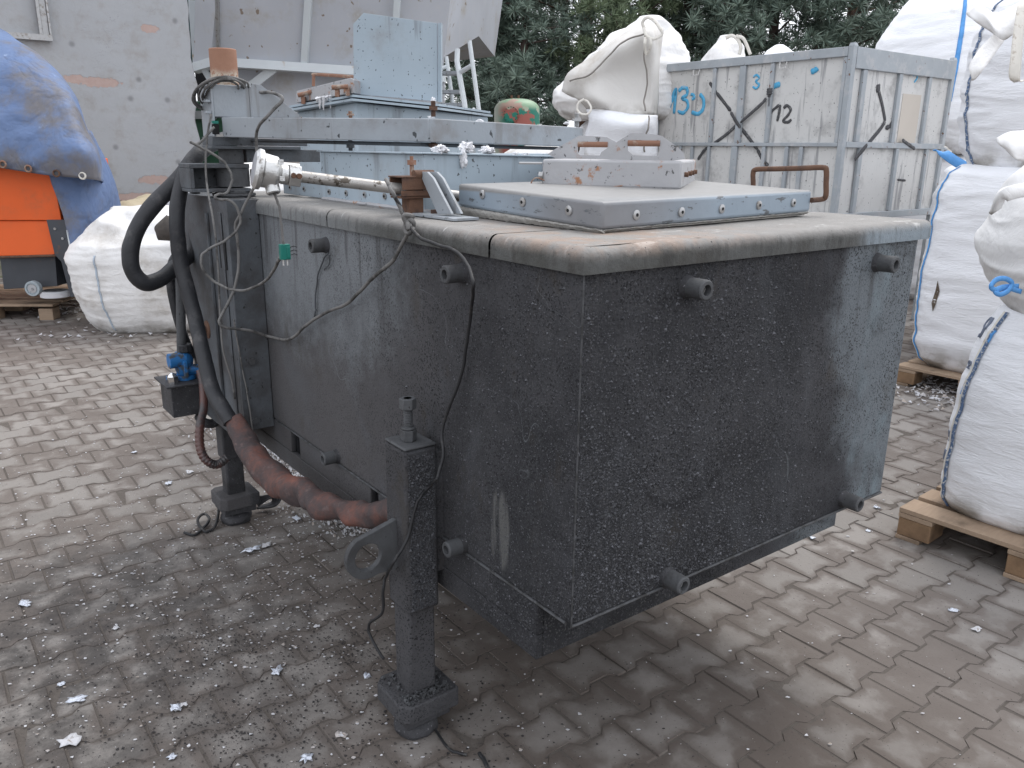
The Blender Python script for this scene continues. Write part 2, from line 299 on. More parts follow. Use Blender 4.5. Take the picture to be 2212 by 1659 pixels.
# ------------------------------------------------------------------ ground
def paver_mat():
    t = NT("worn_concrete_paver", .85, 0, .25)
    at = t.n('ShaderNodeAttribute', attribute_name='rim'); rim = at.outputs['Fac']
    gi = t.n('ShaderNodeNewGeometry').outputs['Random Per Island']
    base = t.mix(gi, (.235, .218, .203), (.305, .284, .265)); base = t.mix(t.noise(55, 5, .7), t.mix(.3, base, (.17, .15, .13)), base)
    dirt = t.mix(t.noise(7, 5, .6), (.125, .105, .093), (.195, .172, .156))
    n = t.noise(1.1, 4, .6); n2 = t.noise(8, 6, .7)
    f = t.math('ADD', t.math('MULTIPLY', rim, .55), t.math('ADD', t.math('MULTIPLY', t.math('SUBTRACT', n, .5), 2.4), t.math('MULTIPLY', t.math('SUBTRACT', t.noise(4.5, 5, .65), .5), 2.3)))
    f = t.math('ADD', f, t.math('MULTIPLY', t.math('SUBTRACT', gi, .5), .4))
    col = t.mix(t.ramp(f, -.22, .42), base, dirt)
    x, y, z = t.sep()
    d = t.math('SQRT', t.math('ADD', t.math('POWER', t.math('SUBTRACT', x, -.75), 2), t.math('POWER', t.math('MULTIPLY', t.math('SUBTRACT', y, 1.55), .8), 2)))
    s = t.math('MULTIPLY', t.ramp(t.math('ADD', d, t.math('MULTIPLY', t.math('SUBTRACT', t.noise(2.2, 4, .6), .5), .8)), 1.25, .2), t.ramp(t.noise(7, 7, .75), .33, .62)); col = t.mix(t.math('MULTIPLY', s, .84), col, (.062, .056, .053))
    # darker brown patch around and beneath the tank
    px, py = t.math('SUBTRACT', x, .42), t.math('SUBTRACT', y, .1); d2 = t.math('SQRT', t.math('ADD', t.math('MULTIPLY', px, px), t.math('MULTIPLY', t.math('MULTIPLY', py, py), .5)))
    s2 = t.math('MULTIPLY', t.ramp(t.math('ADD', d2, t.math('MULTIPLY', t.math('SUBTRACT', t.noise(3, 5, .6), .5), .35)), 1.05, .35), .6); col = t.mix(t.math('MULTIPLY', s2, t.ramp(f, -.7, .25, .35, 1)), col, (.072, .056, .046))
    col = t.mix(t.ramp(t.noise(120, 2, .5, loc=(5, 5, 5)), .68, .74), col, (.045, .04, .038))
    t.color(col); t.bump(t.noise(90, 5, .7), .5, .003); t.bump(n2, .35, .006); t.bump(t.math('MULTIPLY', rim, -1), .25, .004); return t.m
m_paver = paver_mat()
t = NT("joint_soil", .95, 0, .2); t.color(t.mix(t.noise(60, 5, .7), (.085, .073, .064), (.15, .132, .118))); t.bump(t.noise(140, 5, .7), .8, .004); m_soil = t.m
mb = MB(); R0 = 260
for i in range(-6, 6):
    for j in range(-2, 10):
        x0, y0 = i*50, j*50; mb.poly([(x0, y0, -.0034), (x0+50, y0, -.0034), (x0+50, y0+50, -.0034), (x0, y0+50, -.0034)])
bmesh.ops.remove_doubles(mb.b, verts=mb.b.verts, dist=1e-4)
o = finish("ground", mb, m_soil, origin=Vector((0, 0, 0))); o['kind'] = 'structure'
mb = MB(MF); lay = mb.b.verts.layers.float.new('rim'); rr = random.Random(3)
PL, PW_, AM = .2, .162, .0125
prof = [(-.5, 1), (-.31, 1), (-.19, -1), (.19, -1), (.31, 1), (.5, 1)]
def inview(p):
    d = p-O; zc = d.dot(FW)
    if zc < .3: return False
    x = d.dot(RT)/zc*FPX; y = d.dot(UP)/zc*FPX
    return abs(x) < 1106*2.0 and -y < 830*1.5
for j in range(-26, 95):
    for i in range(-40, 75):
        cx_, cy_ = (i+(j % 2)*.5)*PL, j*PW_
        p = M(cx_, cy_, 0)
        if p.y > 15 or p.y < .5 or not inview(p): continue
        tz = [rr.uniform(-.0018, .0018) for _ in range(3)]; a_ = rr.uniform(-.012, .012)
        top = [(x*PL, PW_/2+AM*s_) for x, s_ in prof]; out = top+[(x, -y) for x, y in reversed(top)]
        rings = []
        for ins, zz, rv in ((.0015, -.008, 1.), (.005, -.0010, 1.), (.042, 0, 0.)):
            ring = []
            for (x, y) in out:
                sx, sy = 1-ins/(PL/2), 1-ins/(PW_/2)
                X, Y = x*sx, y*sy; X, Y = X*math.cos(a_)-Y*math.sin(a_), X*math.sin(a_)+Y*math.cos(a_)
                v = mb.v((cx_+X, cy_+Y, zz+tz[0]+X*tz[1]*9+Y*tz[2]*9)); v[lay] = rv; ring.append(v)
            rings.append(ring)
        for a, b_ in zip(rings, rings[1:]):
            n = len(a)
            for k in range(n): mb.face([a[k], b_[k], b_[(k+1) % n], a[(k+1) % n]])
        c = mb.v((cx_, cy_, tz[0])); c[lay] = -.1
        n = len(rings[-1])
        for k in range(n): mb.face([rings[-1][k], c, rings[-1][(k+1) % n]])
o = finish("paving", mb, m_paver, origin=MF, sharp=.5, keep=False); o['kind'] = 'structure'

# ------------------------------------------------------------------ litter on the paving
def flakes(name, mats, spec, seed, size, label):
    r = random.Random(seed); mb = MB()
    for (cx_, cy_, sx, sy, n) in spec:
        for _ in range(n):
            p = Vector((r.gauss(cx_, sx), r.gauss(cy_, sy), 0)); lp = L(p)
            if not inview(p) or p.y < 1: continue
            s_ = size*(.4+r.random()**3*2.2); k = r.choice((3, 4, 5)); a0 = r.random()*7; h = .001+r.random()*s_*.5
            e = r.uniform(.35, 1)
            pts = [p+Vector((math.cos(a0+q*6.283/k)*s_*r.uniform(.6, 1.1), math.sin(a0+q*6.283/k)*s_*e*r.uniform(.6, 1.1), h*r.random()+.0015)) for q in range(k)]
            mb.prism(pts, (0, 0, s_*.25))
    o = finish(name, mb, mats); o['kind'] = 'stuff'; o['label'] = label; return o
t = NT("pale_scrap", .6, 0, .4); gi = t.n('ShaderNodeNewGeometry').outputs['Random Per Island']; t.color(t.mix(t.ramp(gi, .5, .95), (.55, .55, .57), (.36, .31, .27))); m_flake = t.m
t = NT("soot_crumb", .8); gi = t.n('ShaderNodeNewGeometry').outputs['Random Per Island']; t.color(t.mix(gi, (.018, .018, .02), (.07, .06, .055))); m_crumb = t.m
flakes("paper_flakes", m_flake, [(-1.6, 3.3, .9, .9, 2800), (-.9, 3.1, .45, .5, 2400), (-.9, 2.2, .8, .6, 1800), (.8, 2.4, 1.2, .7, 240), (2.0, 3.4, .8, .9, 420), (-2.5, 6, 1.6, 1.5, 600), (3, 5, .8, 1, 260)], 5, .0030, "white flakes and chips scattered over the paving")
flakes("soot_crumbs", m_crumb, [(-.55, 2.1, .4, .35, 3800), (-.95, 2.1, .5, .4, 4200), (-.75, 1.95, .12, .06, 500), (-.5, 2.35, .1, .06, 450), (-.95, 2.35, .12, .05, 400), (-.6, 1.75, .1, .05, 300), (-.9, 2.9, .5, .4, 900), (-.1, 1.6, .5, .3, 250)], 6, .0022, "black soot crumbs spilled beside the front leg")
# pale granulate beneath the furnace
r = random.Random(8); mb = MB(MF)
for _ in range(16000):
    x, y = r.gauss(.52, .13), r.uniform(1.75, 3.6)
    if r.random() > .25+.75*math.exp(-((x-.52)/.2)**2): continue
    s_ = r.uniform(.003, .008); a0 = r.random()*6
    mb.prism([(x+math.cos(a0+q*1.57)*s_*r.uniform(.6, 1), y+math.sin(a0+q*1.57)*s_, .001+r.random()*.012) for q in range(4)], (0, 0, s_*.8))
o = finish("pale_gravel", mb, m_flake, origin=MF); o['kind'] = 'stuff'; o['label'] = "strip of pale crushed granules on the paving beneath the furnace"
# bigger scraps of foil and paper, each its own thing
def scrap(px, py, s_, seed, m, name, label, group, el=1., z=0.):
    r = random.Random(seed); c = G(px, py, z); mb = MB(); n = 13; a0 = r.random()*6
    rim = []
    for q in range(n):
        a = q*2*math.pi/n; rad = s_*r.uniform(.45, 1.15); v = Vector((math.cos(a)*rad*el, math.sin(a)*rad, 0)); v.rotate(Matrix.Rotation(a0, 3, 'Z'))
        rim.append((v, z+.003+r.random()*s_*.35))
    cv = mb.v(c+Vector((0, 0, s_*.25+.003))); outer = [mb.v(c+v+Vector((0, 0, h))) for v, h in rim]; inner = [mb.v(c+v*.55+Vector((0, 0, .003+r.random()*s_*.4))) for v, h in rim]
    for q in range(n):
        mb.face([outer[q], outer[(q+1) % n], inner[(q+1) % n], inner[q]]); mb.face([inner[q], inner[(q+1) % n], cv])
    return tag(finish(name, mb, m, thick=.0012, sharp=.3, keep=True), label, 'foil scrap' if m is m_flake else 'scrap', group)
m_foil = simple("crinkled_foil", (.68, .72, .8), .35, .35, .2, 60, (.3, .3, .32), 90, .55, .65, .7, 260)
FS = [(150,1604,.03,1.,"largest star-shaped foil scrap near the bottom left of the paving"), (167,1512,.02,1.6,"long thin white foil scrap above the star-shaped one"), (133,1480,.013,1,"small white scrap above the long thin foil"),
      (250,1358,.016,1,"crumpled white scrap in the left middle of the paving"), (55,1306,.022,1.5,"silvery torn foil near the left edge of the paving"), (380,1531,.018,1.3,"crumpled silver scrap left of the front foot"),
      (396,1524,.013,1,"small grey scrap touching the crumpled silver one"), (600,1452,.02,1.6,"white strip of paper left of the front leg"), (544,1190,.03,1.5,"grey crumpled foil between the two feet"),
      (575,1180,.02,1.3,"shiny grey foil beside the crumpled foil between the feet"), (642,1122,.022,1.6,"white torn paper beneath the orange sleeve"), (793,1462,.017,1,"grey-white foil scrap touching the front foot plate"),
      (739,1590,.018,1.2,"white foil scrap left of the front foot base"), (372,1637,.014,1,"round white scrap at the bottom edge, left of the front foot"), (662,1640,.02,1.2,"torn foil on the bottom edge left of the front foot"),
      (410,1022,.02,1.5,"white torn scrap on the ground left of the rear leg"), (364,1046,.02,1.6,"white folded scrap left of the rear foot"), (290,978,.014,1.2,"white pointed scrap on the far left paving"),
      (685,1355,.012,1.1,"white scrap beside the lifting lug"), (1875,1148,.012,1.4,"white scrap on the paving right of the tank, nearest the pallet"), (1755,1163,.013,1.2,"white chip below the lower right pipe stub"),
      (2110,1362,.016,1.5,"white strip of paper on the right paving"), (2060,1320,.014,1.7,"pale strip on the paving left of the paper strip"), (1892,1098,.02,1,"white paper lump right of the tank corner")]
for k, (x, y, s_, el, lab) in enumerate(FS): scrap(x, y, s_, 100+k, m_foil if k % 3 else m_flake, "foil_scrap", lab, "foil and paper scraps on the paving", el)

# ------------------------------------------------------------------ FURNACE
F = thing("holding_furnace", "sooty dark grey metal furnace tank on steel legs, under a dusty overhanging top plate", "furnace", MF)
TOP = 1.42
mb = MB(MF); mb.box((0, 0, .595), (1.262, 2.3, 1.385)); finish("tank_body", mb, m_tank, F, bevel=.006)
mb = MB(MF)                                                    # base frame with open fork pockets
def frame_side(y0, y1): mb.box((.0, y0, .441), (.02, y1, .592))
mb.box((.0, .12, .441), (.02, 2.2, .505))
for a, c in ((.12, .90), (.95, 1.505), (1.585, 2.2)): mb.box((.0, a, .507), (.02, c, .592))
mb.box((.02, .12, .441), (1.235, .14, .592)); mb.box((1.215, .14, .441), (1.235, 2.1, .592)); mb.box((.02, 2.18, .441), (1.2, 2.2, .592)); mb.box((.02, .14, .441), (1.215, 2.18, .447))
for y in (.955, 1.5, 1.59, .89): mb.box((.021, y-.004, .448), (1.21, y+.004, .591))
finish("base_frame", mb, m_tank, F, bevel=.003)
for a, c in ((.90, .95), (1.505, 1.585)):
    mb = MB(MF); mb.box((.05, a+.006, .51), (.06, c-.006, .59)); finish("fork_pocket", mb, m_dark, F)
m_seam = simple('grey_weld_bead', (.075, .077, .082), .6, 0, .4, 20, (.03, .03, .03), 25, .45, .6)
mb = MB(MF)                                                    # seam beads
mb.tube([(-.0005, -.0005, .6), (-.0005, -.0005, 1.37)], .002, 6); mb.tube([(-.0, .02, .593), (-.0, 1.72, .593)], .004, 6); mb.tube([(.0, -.0, .594), (1.26, -.0, .594)], .004, 6)
finish("weld_seam", mb, m_seam, F)
# top plate with rounded lip : swept profile around the visible corner
def lip(name, y0, y1, x1=1.30, parent=F, front=True):
    mb = MB(MF); r = .024; z0 = 1.369; ins = -.012
    prof = [(ins, z0), (ins, TOP-r)]+[(ins+r-r*math.cos(a), TOP-r+r*math.sin(a)) for a in [math.pi/2*k/6 for k in range(1, 7)]]
    prof = [(o_, z) for o_, z in prof]+[(.35, TOP)]
    ys = [y1-(y1-y0)*k/24 for k in range(25)]; wob = lambda y: noise.noise(Vector((y*2.1, 3, 0)))*.004
    rows = []
    for o_, z in prof:
        row = [(o_+wob(y), y, z+noise.noise(Vector((y*3, o_*9, 5)))*.003*(z > 1.41)) for y in ys]
        if front:
            row[-1] = (o_, o_, z); row += [(o_+(x1-.0-o_)*k/30, o_+noise.noise(Vector((k*.2, 7, 0)))*.003*(k < 30), z+noise.noise(Vector((k*.3, o_*9, 9)))*.003*(z > 1.41)) for k in range(1, 31)]
        rows.append(row)
    mb.grid(rows); return finish(name, mb, m_top, parent, sharp=1.2)
lip("top_lip", .0, .297); lip("top_lip", .305, 1.14, front=False); lip("top_lip", 1.146, 1.745, front=False)
mb = MB(MF); mb.box((.02, .02, 1.386), (1.295, 2.3, TOP-.0035)); finish("top_plate", mb, m_top, F, bevel=.002)
mb = MB(MF)                                                    # end caps of the lip
mb.box((-.012, 1.741, 1.373), (.02, 1.746, 1.40)); finish("lip_end", mb, m_top, F); mb = MB(MF); mb.box((1.297, -.012, 1.373), (1.301, .4, 1.405)); finish("lip_end", mb, m_top, F)
def grains(name, n, place, parent, seed, m, lo=.0012, hi=.0032):
    r = random.Random(seed); mb = MB(MF); k = 0
    for _ in range(n):
        g = place(r)
        if g is None: continue
        p, nr = g; s_ = r.uniform(lo, hi)*(1+r.random()**6*1.5); u = Vector((nr.y, -nr.x, 0)); u = u*math.cos(k)+Vector((0, 0, 1))*math.sin(k); v = nr.cross(u); e_ = r.uniform(.5, 1.1); k += 1.7
        b4 = [p+u*s_, p+v*s_*e_, p-u*s_, p-v*s_*e_]; t4 = p+nr*s_*r.uniform(.5, 1.1)+u*s_*r.uniform(-.3, .3)
        vs = [mb.v(q) for q in b4]; tv = mb.v(t4)
        for i in range(4): mb.face([vs[i], vs[(i+1) % 4], tv])
    o = finish(name, mb, m, parent, sharp=.2, keep=True); o['kind'] = 'stuff'; return o
t = NT("crust_grain", .5, 0, .5); gi = t.n('ShaderNodeNewGeometry').outputs['Random Per Island']; t.color(t.mix(t.ramp(gi, .35, 1.0), (.028, .029, .033), (.095, .097, .108))); m_grain = t.m
def onB(r):
    x, z = r.uniform(0, 1.25), r.uniform(.6, 1.37); q = noise.noise(Vector((x*3, z*3, 1)))+.5*noise.noise(Vector((x*9, z*9, 4)))
    dn_ = (1-min(1, max(0, (x-.45)/.5)))*(.35+.65*min(1, max(0, (1.42-z)/.6)))+.02
    return (Vector((x, -.0002, z)), Vector((0, -1, 0))) if r.random() < dn_*(.8+q*.5) else None
def onA_(r):
    y, z = r.uniform(0, 1.1), r.uniform(.46, 1.37); q = noise.noise(Vector((y*3, z*3, 8)))+.5*noise.noise(Vector((y*9, z*9, 6)))
    return (Vector((-.0002, y, z)), Vector((-1, 0, 0))) if r.random() < max(0, 1-y/.8)**1.3*(.7+q*.5)*(1.25-z*.4) and (z > .6 or y > .13) else None
grains("crust_grains", 40000, onB, F, 1, m_grain, .001, .0026); grains("crust_grains", 34000, onA_, F, 2, m_grain, .0008, .0021)
def stub(p, d, l=.052, r=.0215):
    mb = MB(MF); c = Vector(p); e = c+Vector(d)*l; mb.ringtube(c, e, r, r*.55, .04, 20); s_ = finish("pipe_stub", mb, m_sootlight, F)
    mb = MB(MF); mb.ringtube(e-Vector(d)*.02, e-Vector(d)*.012, r*.54, r*.3, .01, 6); finish("hex_socket", mb, m_steel, s_)
    mb = MB(MF); mb.tube([c, c+Vector(d)*.012], [r*1.18, r*1.02], 18); finish("weld_collar", mb, m_soot, s_)
for y, z in ((1.183, 1.31), (.424, 1.319), (1.184, .618), (.431, .612)): stub((0, y, z), (-1, 0, 0))
for x, z in ((.30, 1.318), (1.055, 1.317), (.301, .618), (1.046, .628)): stub((x, 0, z), (0, -1, 0), .055, .0225)
# pillar
mb = MB(MF)
px0 = L(A(488, 439, 'Y', 1.742)).x
mb.box((px0, 1.742, .565), (-.002, 1.76, TOP-.002)); mb.box((px0, 1.76, .50), (px0+.015, 2.34, TOP-.002)); mb.box((px0+.015, 2.0, .5), (-.002, 2.32, TOP-.004)); mb.box((px0+.017, 1.762, TOP-.03), (-.002, 1.998, TOP-.003))
mb.box((px0-.006, 1.80, .52), (px0-.001, 1.83, TOP-.05)); mb.box((px0-.012, 1.95, .56), (px0-.001, 1.965, 1.36))
finish("pillar", mb, m_bluedark, F, bevel=.003)
mb = MB(MF); mb.box((px0-.004, 1.78, 1.17), (px0-.0015, 1.85, 1.27)); finish("pillar_slot", mb, m_dark, F)
for (x, y) in ((543, 780), (550, 908)):
    mb = MB(MF); p = L(A(x, y, 'Y', 1.741)); mb.cyl(p+Vector((0, .002, 0)), p-Vector((0, .012, 0)), .014, 6); finish("bolt", mb, m_sootlight, F)
# legs
def leg(name, x0, x1, y0, y1, zt, zs, parts, mat):
    xm, ym = (x0+x1)/2, (y0+y1)/2
    mb = MB(MF); mb.box((x0, y0, zs), (x1, y1, zt)); o = finish("leg", mb, mat, F, bevel=.008)
    mb = MB(MF); w_ = (x1-x0)*.5-.006; mb.box((xm-w_, ym-w_, .10), (xm+w_, ym+w_, zs+.02)); finish("inner_tube", mb, mat, o, bevel=.009)
    return o, xm, ym
lx0, lx1, ly0, ly1 = -.118, -.022, .515, .625
g1, xm, ym = leg("leg", lx0, lx1, ly0, ly1, .865, .40, 0, m_tank)
mb = MB(MF); mb.box((lx1-.001, ly0+.01, .5), (.001, ly1-.01, .84)); finish("leg_bracket", mb, m_tank, g1)
mb = MB(MF); mb.box((lx0+.001, ly0+.001, .8655), (lx1-.001, ly1-.001, .874)); finish("cap_plate", mb, m_sootlight, g1, bevel=.006)
def screw(c, z0, z1, r, parent, m, head=True):
    mb = MB(MF); n = 26; zs = [z0+(z1-z0)*k/(n*2) for k in range(n*2+1)]
    mb.tube([(c[0], c[1], z) for z in zs], [r*(1 if k % 2 else .84) for k in range(len(zs))], 12); s_ = finish("screw", mb, m, parent)
    mb = MB(MF); mb.cyl((c[0], c[1], z0+.0), (c[0], c[1], z0+.03), r*1.75, 6); mb.cyl((c[0], c[1], z0+.031), (c[0], c[1], z0+.037), r*1.5, 12); finish("nut", mb, m, s_, bevel=.002)
    if head: mb = MB(MF); mb.cyl((c[0], c[1], z1-.028), (c[0], c[1], z1), r*1.8, 6); finish("screw_head", mb, m, s_, bevel=.002)
sc_ = (xm-.004, ym+.0); screw(sc_, .874, .988, .0125, g1, m_sootlight)
def foot(xm, ym, g, w1, w2, zb=.085, zt=.135, rot=0):
    mb = MB(MF); cc_ = w1*.28; oc = [(-w1+cc_, -w1), (w1-cc_*.3, -w1), (w1, -w1+cc_*.3), (w1, w1-cc_), (w1-cc_, w1), (-w1+cc_, w1), (-w1, w1-cc_), (-w1, -w1+cc_)]; mb.prism([(xm+a, ym+b_, zb) for a, b_ in oc], (0, 0, .056)); finish("base_plate", mb, m_tank, g, bevel=.005)
    mb = MB(MF); mb.box((xm-w2, ym-w2, zb-.03), (xm+w2, ym+w2, zb-.001)); finish("adapter_block", mb, m_soot, g, bevel=.005)
    mb = MB(MF)
    prof = [(0, w2*.90), (.012, w2*1.0), (.035, w2*.92), (zb-.032, w2*.6)]
    rows = [[(xm+math.cos(a)*r_*(1+.4*noise.noise(Vector((math.cos(a)*2, math.sin(a)*2, z*30)))), ym+math.sin(a)*r_*(1+.4*noise.noise(Vector((math.cos(a)*2, math.sin(a)*2, z*30+5)))), z) for a in [6.283*k/20 for k in range(20)]] for z, r_ in prof]
    V = mb.grid(rows, closeu=True); mb.face(V[-1]); finish("levelling_foot", mb, m_soot, g, sub=1)
foot(xm, ym, g1, .090, .070, .085)
# soot crust lumps on the foot plate
mb = MB(MF); r = random.Random(2)
for _ in range(160):
    x, y = xm+r.uniform(-.07, .07), ym+r.uniform(-.08, -.045) if r.random() < .6 else ym+r.uniform(-.07, .07)
    s_ = r.uniform(.002, .007); mb.prism([(x+s_*math.cos(q*2.1), y+s_*math.sin(q*2.1), .141+r.random()*.006) for q in range(3)], (0, 0, s_))
finish("soot_lumps", mb, m_sootlight, g1)
def onL(r):
    z = r.uniform(.41, .85); return (Vector((r.uniform(lx0+.01, lx1-.01), ly0-.0002, z)), Vector((0, -1, 0))) if r.random() < .8 else None
grains("crust_grains", 4200, onL, g1, 3, m_grain, .001, .003)
# lifting lug on the front leg
mb = MB(MF); lc = L(A(795, 1203, 'Y', .57)); r1, r2 = .062, .037; ya = .567; th = .018
poly_ = [(lx0+.002, lc.z+.085)]+[(lc.x+r1*math.cos(math.radians(a)), lc.z+r1*math.sin(math.radians(a))) for a in range(118, 300, 8)]+[(lx0+.002, lc.z-.06)]
outer, inner = [], []
for k in range(56):
    a = 2*math.pi*k/56; dx, dz = math.cos(a), math.sin(a); best = 0
    for i in range(len(poly_)):
        (ax, az), (bx, bz) = poly_[i], poly_[(i+1) % len(poly_)]; ax -= lc.x; bx -= lc.x; az -= lc.z; bz -= lc.z; den = dx*(bz-az)-dz*(bx-ax)
        if abs(den) < 1e-12: continue
        t_, q_ = (ax*(bz-az)-az*(bx-ax))/den, (ax*dz-az*dx)/den
        if t_ > 0 and -1e-6 <= q_ <= 1+1e-6: best = max(best, t_)
    outer.append((lc.x+dx*best, lc.z+dz*best)); inner.append((lc.x+dx*r2, lc.z+dz*r2))
n = len(outer); V = []
for yy in (ya, ya+th): V.append(([mb.v((x, yy, z)) for x, z in outer], [mb.v((x, yy, z)) for x, z in inner]))
for k in range(n):
    j = (k+1) % n
    mb.face([V[0][0][k], V[0][0][j], V[0][1][j], V[0][1][k]]); mb.face([V[1][0][k], V[1][1][k], V[1][1][j], V[1][0][j]])
    mb.face([V[0][0][k], V[1][0][k], V[1][0][j], V[0][0][j]]); mb.face([V[0][1][k], V[0][1][j], V[1][1][j], V[1][1][k]])
finish("lifting_lug", mb, m_sootlight, g1, bevel=.002)
# rear leg
p = L(G(512, 1122)); a_ = .045
g2, xm2, ym2 = leg("leg", p.x-a_, p.x+a_, p.y-a_, p.y+a_, .50, .30, 0, m_soot); foot(xm2, ym2, g2, .085, .07, .085)
mb = MB(MF)
for k in range(5): mb.tube(smooth([(xm2+.09, ym2-.02, .05+.01*k), (xm2+.15+.01*k, ym2-.03, .08), (xm2+.17, ym2+.02-.01*k, .03), (xm2+.1, ym2+.02, .02)]), .006, 6)
finish("tie_wire", mb, m_soot, g2)
# hidden third leg so that the tank stands
g3, x3, y3 = leg("leg", .62, .71, 2.05, 2.14, .445, .3, 0, m_soot); foot(x3, y3, g3, .085, .07, .085)

# ---- pivot, bracket, swing arm
pv = (-.015, 1.95)
mb = MB(MF)
mb.cyl((pv[0], pv[1], TOP), (pv[0], pv[1], 1.430), .078, 28); mb.cyl((pv[0], pv[1], 1.430), (pv[0], pv[1], 1.443), .068, 28)
mb.cyl((pv[0], pv[1], 1.453), (pv[0], pv[1], 1.524), .060, 28); mb.cyl((pv[0], pv[1], 1.536), (pv[0], pv[1], 1.597), .044, 28)
finish("pivot_post", mb, m_sootlight, F, bevel=.002)
def XA(px, py, yv): return L(A(px, py, 'Y', yv)).x
def ZA(px, py, yv): return L(A(px, py, 'Y', yv)).z
ya_ = 1.885; xa, xb2 = XA(411, 385, ya_), XA(541, 385, ya_); z0_, z1_ = ZA(470, 415, ya_), ZA(470, 354, ya_)
mb = MB(MF); mb.box((xa, ya_, z0_), (xb2, 2.02, z0_+.012)); mb.box((xa, ya_, z1_-.015), (xb2, 2.02, z1_)); mb.box((xa, ya_, z0_+.0125), (xa+.014, 2.02, z1_-.0155)); mb.box((xa+.015, 1.995, z0_+.013), (pv[0]-.03, 2.015, z1_-.016))
finish("pivot_bracket", mb, m_bluedark, F, bevel=.002)
AR = Matrix.Identity(4)
arm = thing_arm = None
fz0, fz1, fz2 = ZA(500, 322, 1.88), ZA(500, 315, 1.88), ZA(500, 296, 1.88); fa, fb_ = XA(457, 318, 1.88), XA(560, 318, 1.88)
mb = MB(MF); mb.box((fa, 1.88, fz0), (fb_, 2.02, fz1)); mb.box((fa+.008, 1.89, fz1+.0005), (fb_-.004, 2.01, fz2)); mb.box((fb_-.003, 1.91, fz1+.002), (XA(664, 310, 1.91), 2.0, fz2-.004)); mb.box((fb_+.0005, 1.90, fz0), (XA(650, 322, 1.9), 2.0, fz1))
mb.box((.035, 1.93, ZA(600, 350, 1.93)), (XA(692, 340, 1.93), 1.99, fz0-.0005)); mb.box((.05, 1.9, ZA(570, 392, 1.9)), (XA(612, 380, 1.9), 1.95, ZA(570, 366, 1.9)))
finish("support_arm", mb, m_bluedark, F, bevel=.002)
bs = [L(A(478, 253, 'Y', 1.87)), L(W(925, 256, 2.60)), L(W(1245, 275, 3.10))]; bz = [bs[0].z, bs[1].z, bs[2].z]; hb = [.068, .069, .068]
bs[2] = bs[2]+(bs[2]-bs[1])*.06
mb = MB(MF)
def seg(p, q, zt0, zt1, h0, h1, dep=.07):
    d = (q-p); d.z = 0; n = Vector((-d.y, d.x, 0)).normalized()*dep
    if n.y < 0: n = -n
    P_, Q_ = Vector((p.x, p.y, 0)), Vector((q.x, q.y, 0))
    mb.hexa([P_+Vector((0, 0, zt0-h0)), Q_+Vector((0, 0, zt1-h1)), Q_+n+Vector((0, 0, zt1-h1)), P_+n+Vector((0, 0, zt0-h0))], [P_+Vector((0, 0, zt0)), Q_+Vector((0, 0, zt1)), Q_+n+Vector((0, 0, zt1)), P_+n+Vector((0, 0, zt0))])
e = .004
seg(bs[0], bs[1], bz[0], bz[1], hb[0], hb[1]); d_ = (bs[2]-bs[1]).normalized()*e; seg(bs[1]+d_, bs[2], bz[1]+.001, bz[2], hb[1]+.001, hb[2])
sw = finish("swing_arm", mb, m_arm, F, bevel=.003)
mb = MB(MF); fl = Vector((.03, .03, 0))
mb.tube([bs[0]+Vector((.1, .06, -.077)), bs[1]+Vector((0, .05, -.076)), bs[2]+Vector((-.02, .07, -.075))], .007, 6); finish("arm_stiffener", mb, m_bluedark, sw)
def bolt_at(x, y0, y1, depth, rad, m=m_rust, name="threaded_rod", parent=None):
    a, b_ = W(x, y0, depth), W(x, y1, depth); mb = MB(); n = 14
    a.x = b_.x = (a.x+b_.x)/2
    mb.tube([a.lerp(b_, k/(2*n)) for k in range(2*n+1)], [rad*(1 if k % 2 else .85) for k in range(2*n+1)], 10)
    mb.cyl(a.lerp(b_, .35), a.lerp(b_, .6), rad*1.8, 6); return finish(name, mb, m, parent or sw)
bolt_at(936, 218, 252, 2.66, .008); bolt_at(936, 328, 299, 2.66, .009); bolt_at(757, 330, 300, 2.9, .008, m_sootlight); bolt_at(1246, 244, 274, 3.14, .010, m_steel); bolt_at(757, 240, 256, 2.85, .007, m_rustlight)
# upper bearing box, gusset, orange pipe
by = 1.885; u0_, u1_ = XA(461, 220, by), XA(546, 220, by); zb_, zt_ = bz[0]+.001, ZA(500, 184, by)
mb = MB(MF)
mb.box((u0_, by, zb_), (u1_-.012, by+.01, zt_)); mb.box((u0_-.008, by-.004, fz2+.001), (u0_-.0005, 2.01, zt_)); mb.box((u1_-.011, by+.001, zb_), (u1_, 2.01, zt_)); mb.box((u0_, 2.0, zb_), (u1_-.012, 2.01, zt_))
for zz in (ZA(455, 188, by), ZA(455, 243, by), ZA(455, 218, by)): mb.box((u0_-.026, by, zz-.005), (u0_-.009, by+.03, zz+.004))
finish("bearing_box", mb, m_arm, sw, bevel=.002)
bd = (bs[1]-bs[0]); bd.z = 0
def onbeam(px):
    k = min((q*.004 for q in range(0, 180)), key=lambda q: abs((lambda d: d.dot(RT)/d.dot(FW)*FPX+CX)(M(*(bs[0]+bd*q+Vector((.01, .02, 0))))-O)-px)); return bs[0]+(bs[1]-bs[0])*k+Vector((.01, .02, .001))
ga, gb, gc = onbeam(548), onbeam(650), onbeam(566)
mb = MB(MF); mb.prism([ga, gb, gb+Vector((0, 0, .004)), Vector((gc.x, gc.y, zt_-.004)), Vector((ga.x, ga.y, zt_))], (.003, .011, 0)); finish("gusset", mb, m_arm, sw, bevel=.001)
po = L(A(484, 150, 'Y', pv[1])).x; zo = ZA(484, 104, pv[1]-.03)
mb = MB(MF); mb.ringtube((po, pv[1], 1.75), (po, pv[1], zo), .0475, .040, .03, 28)
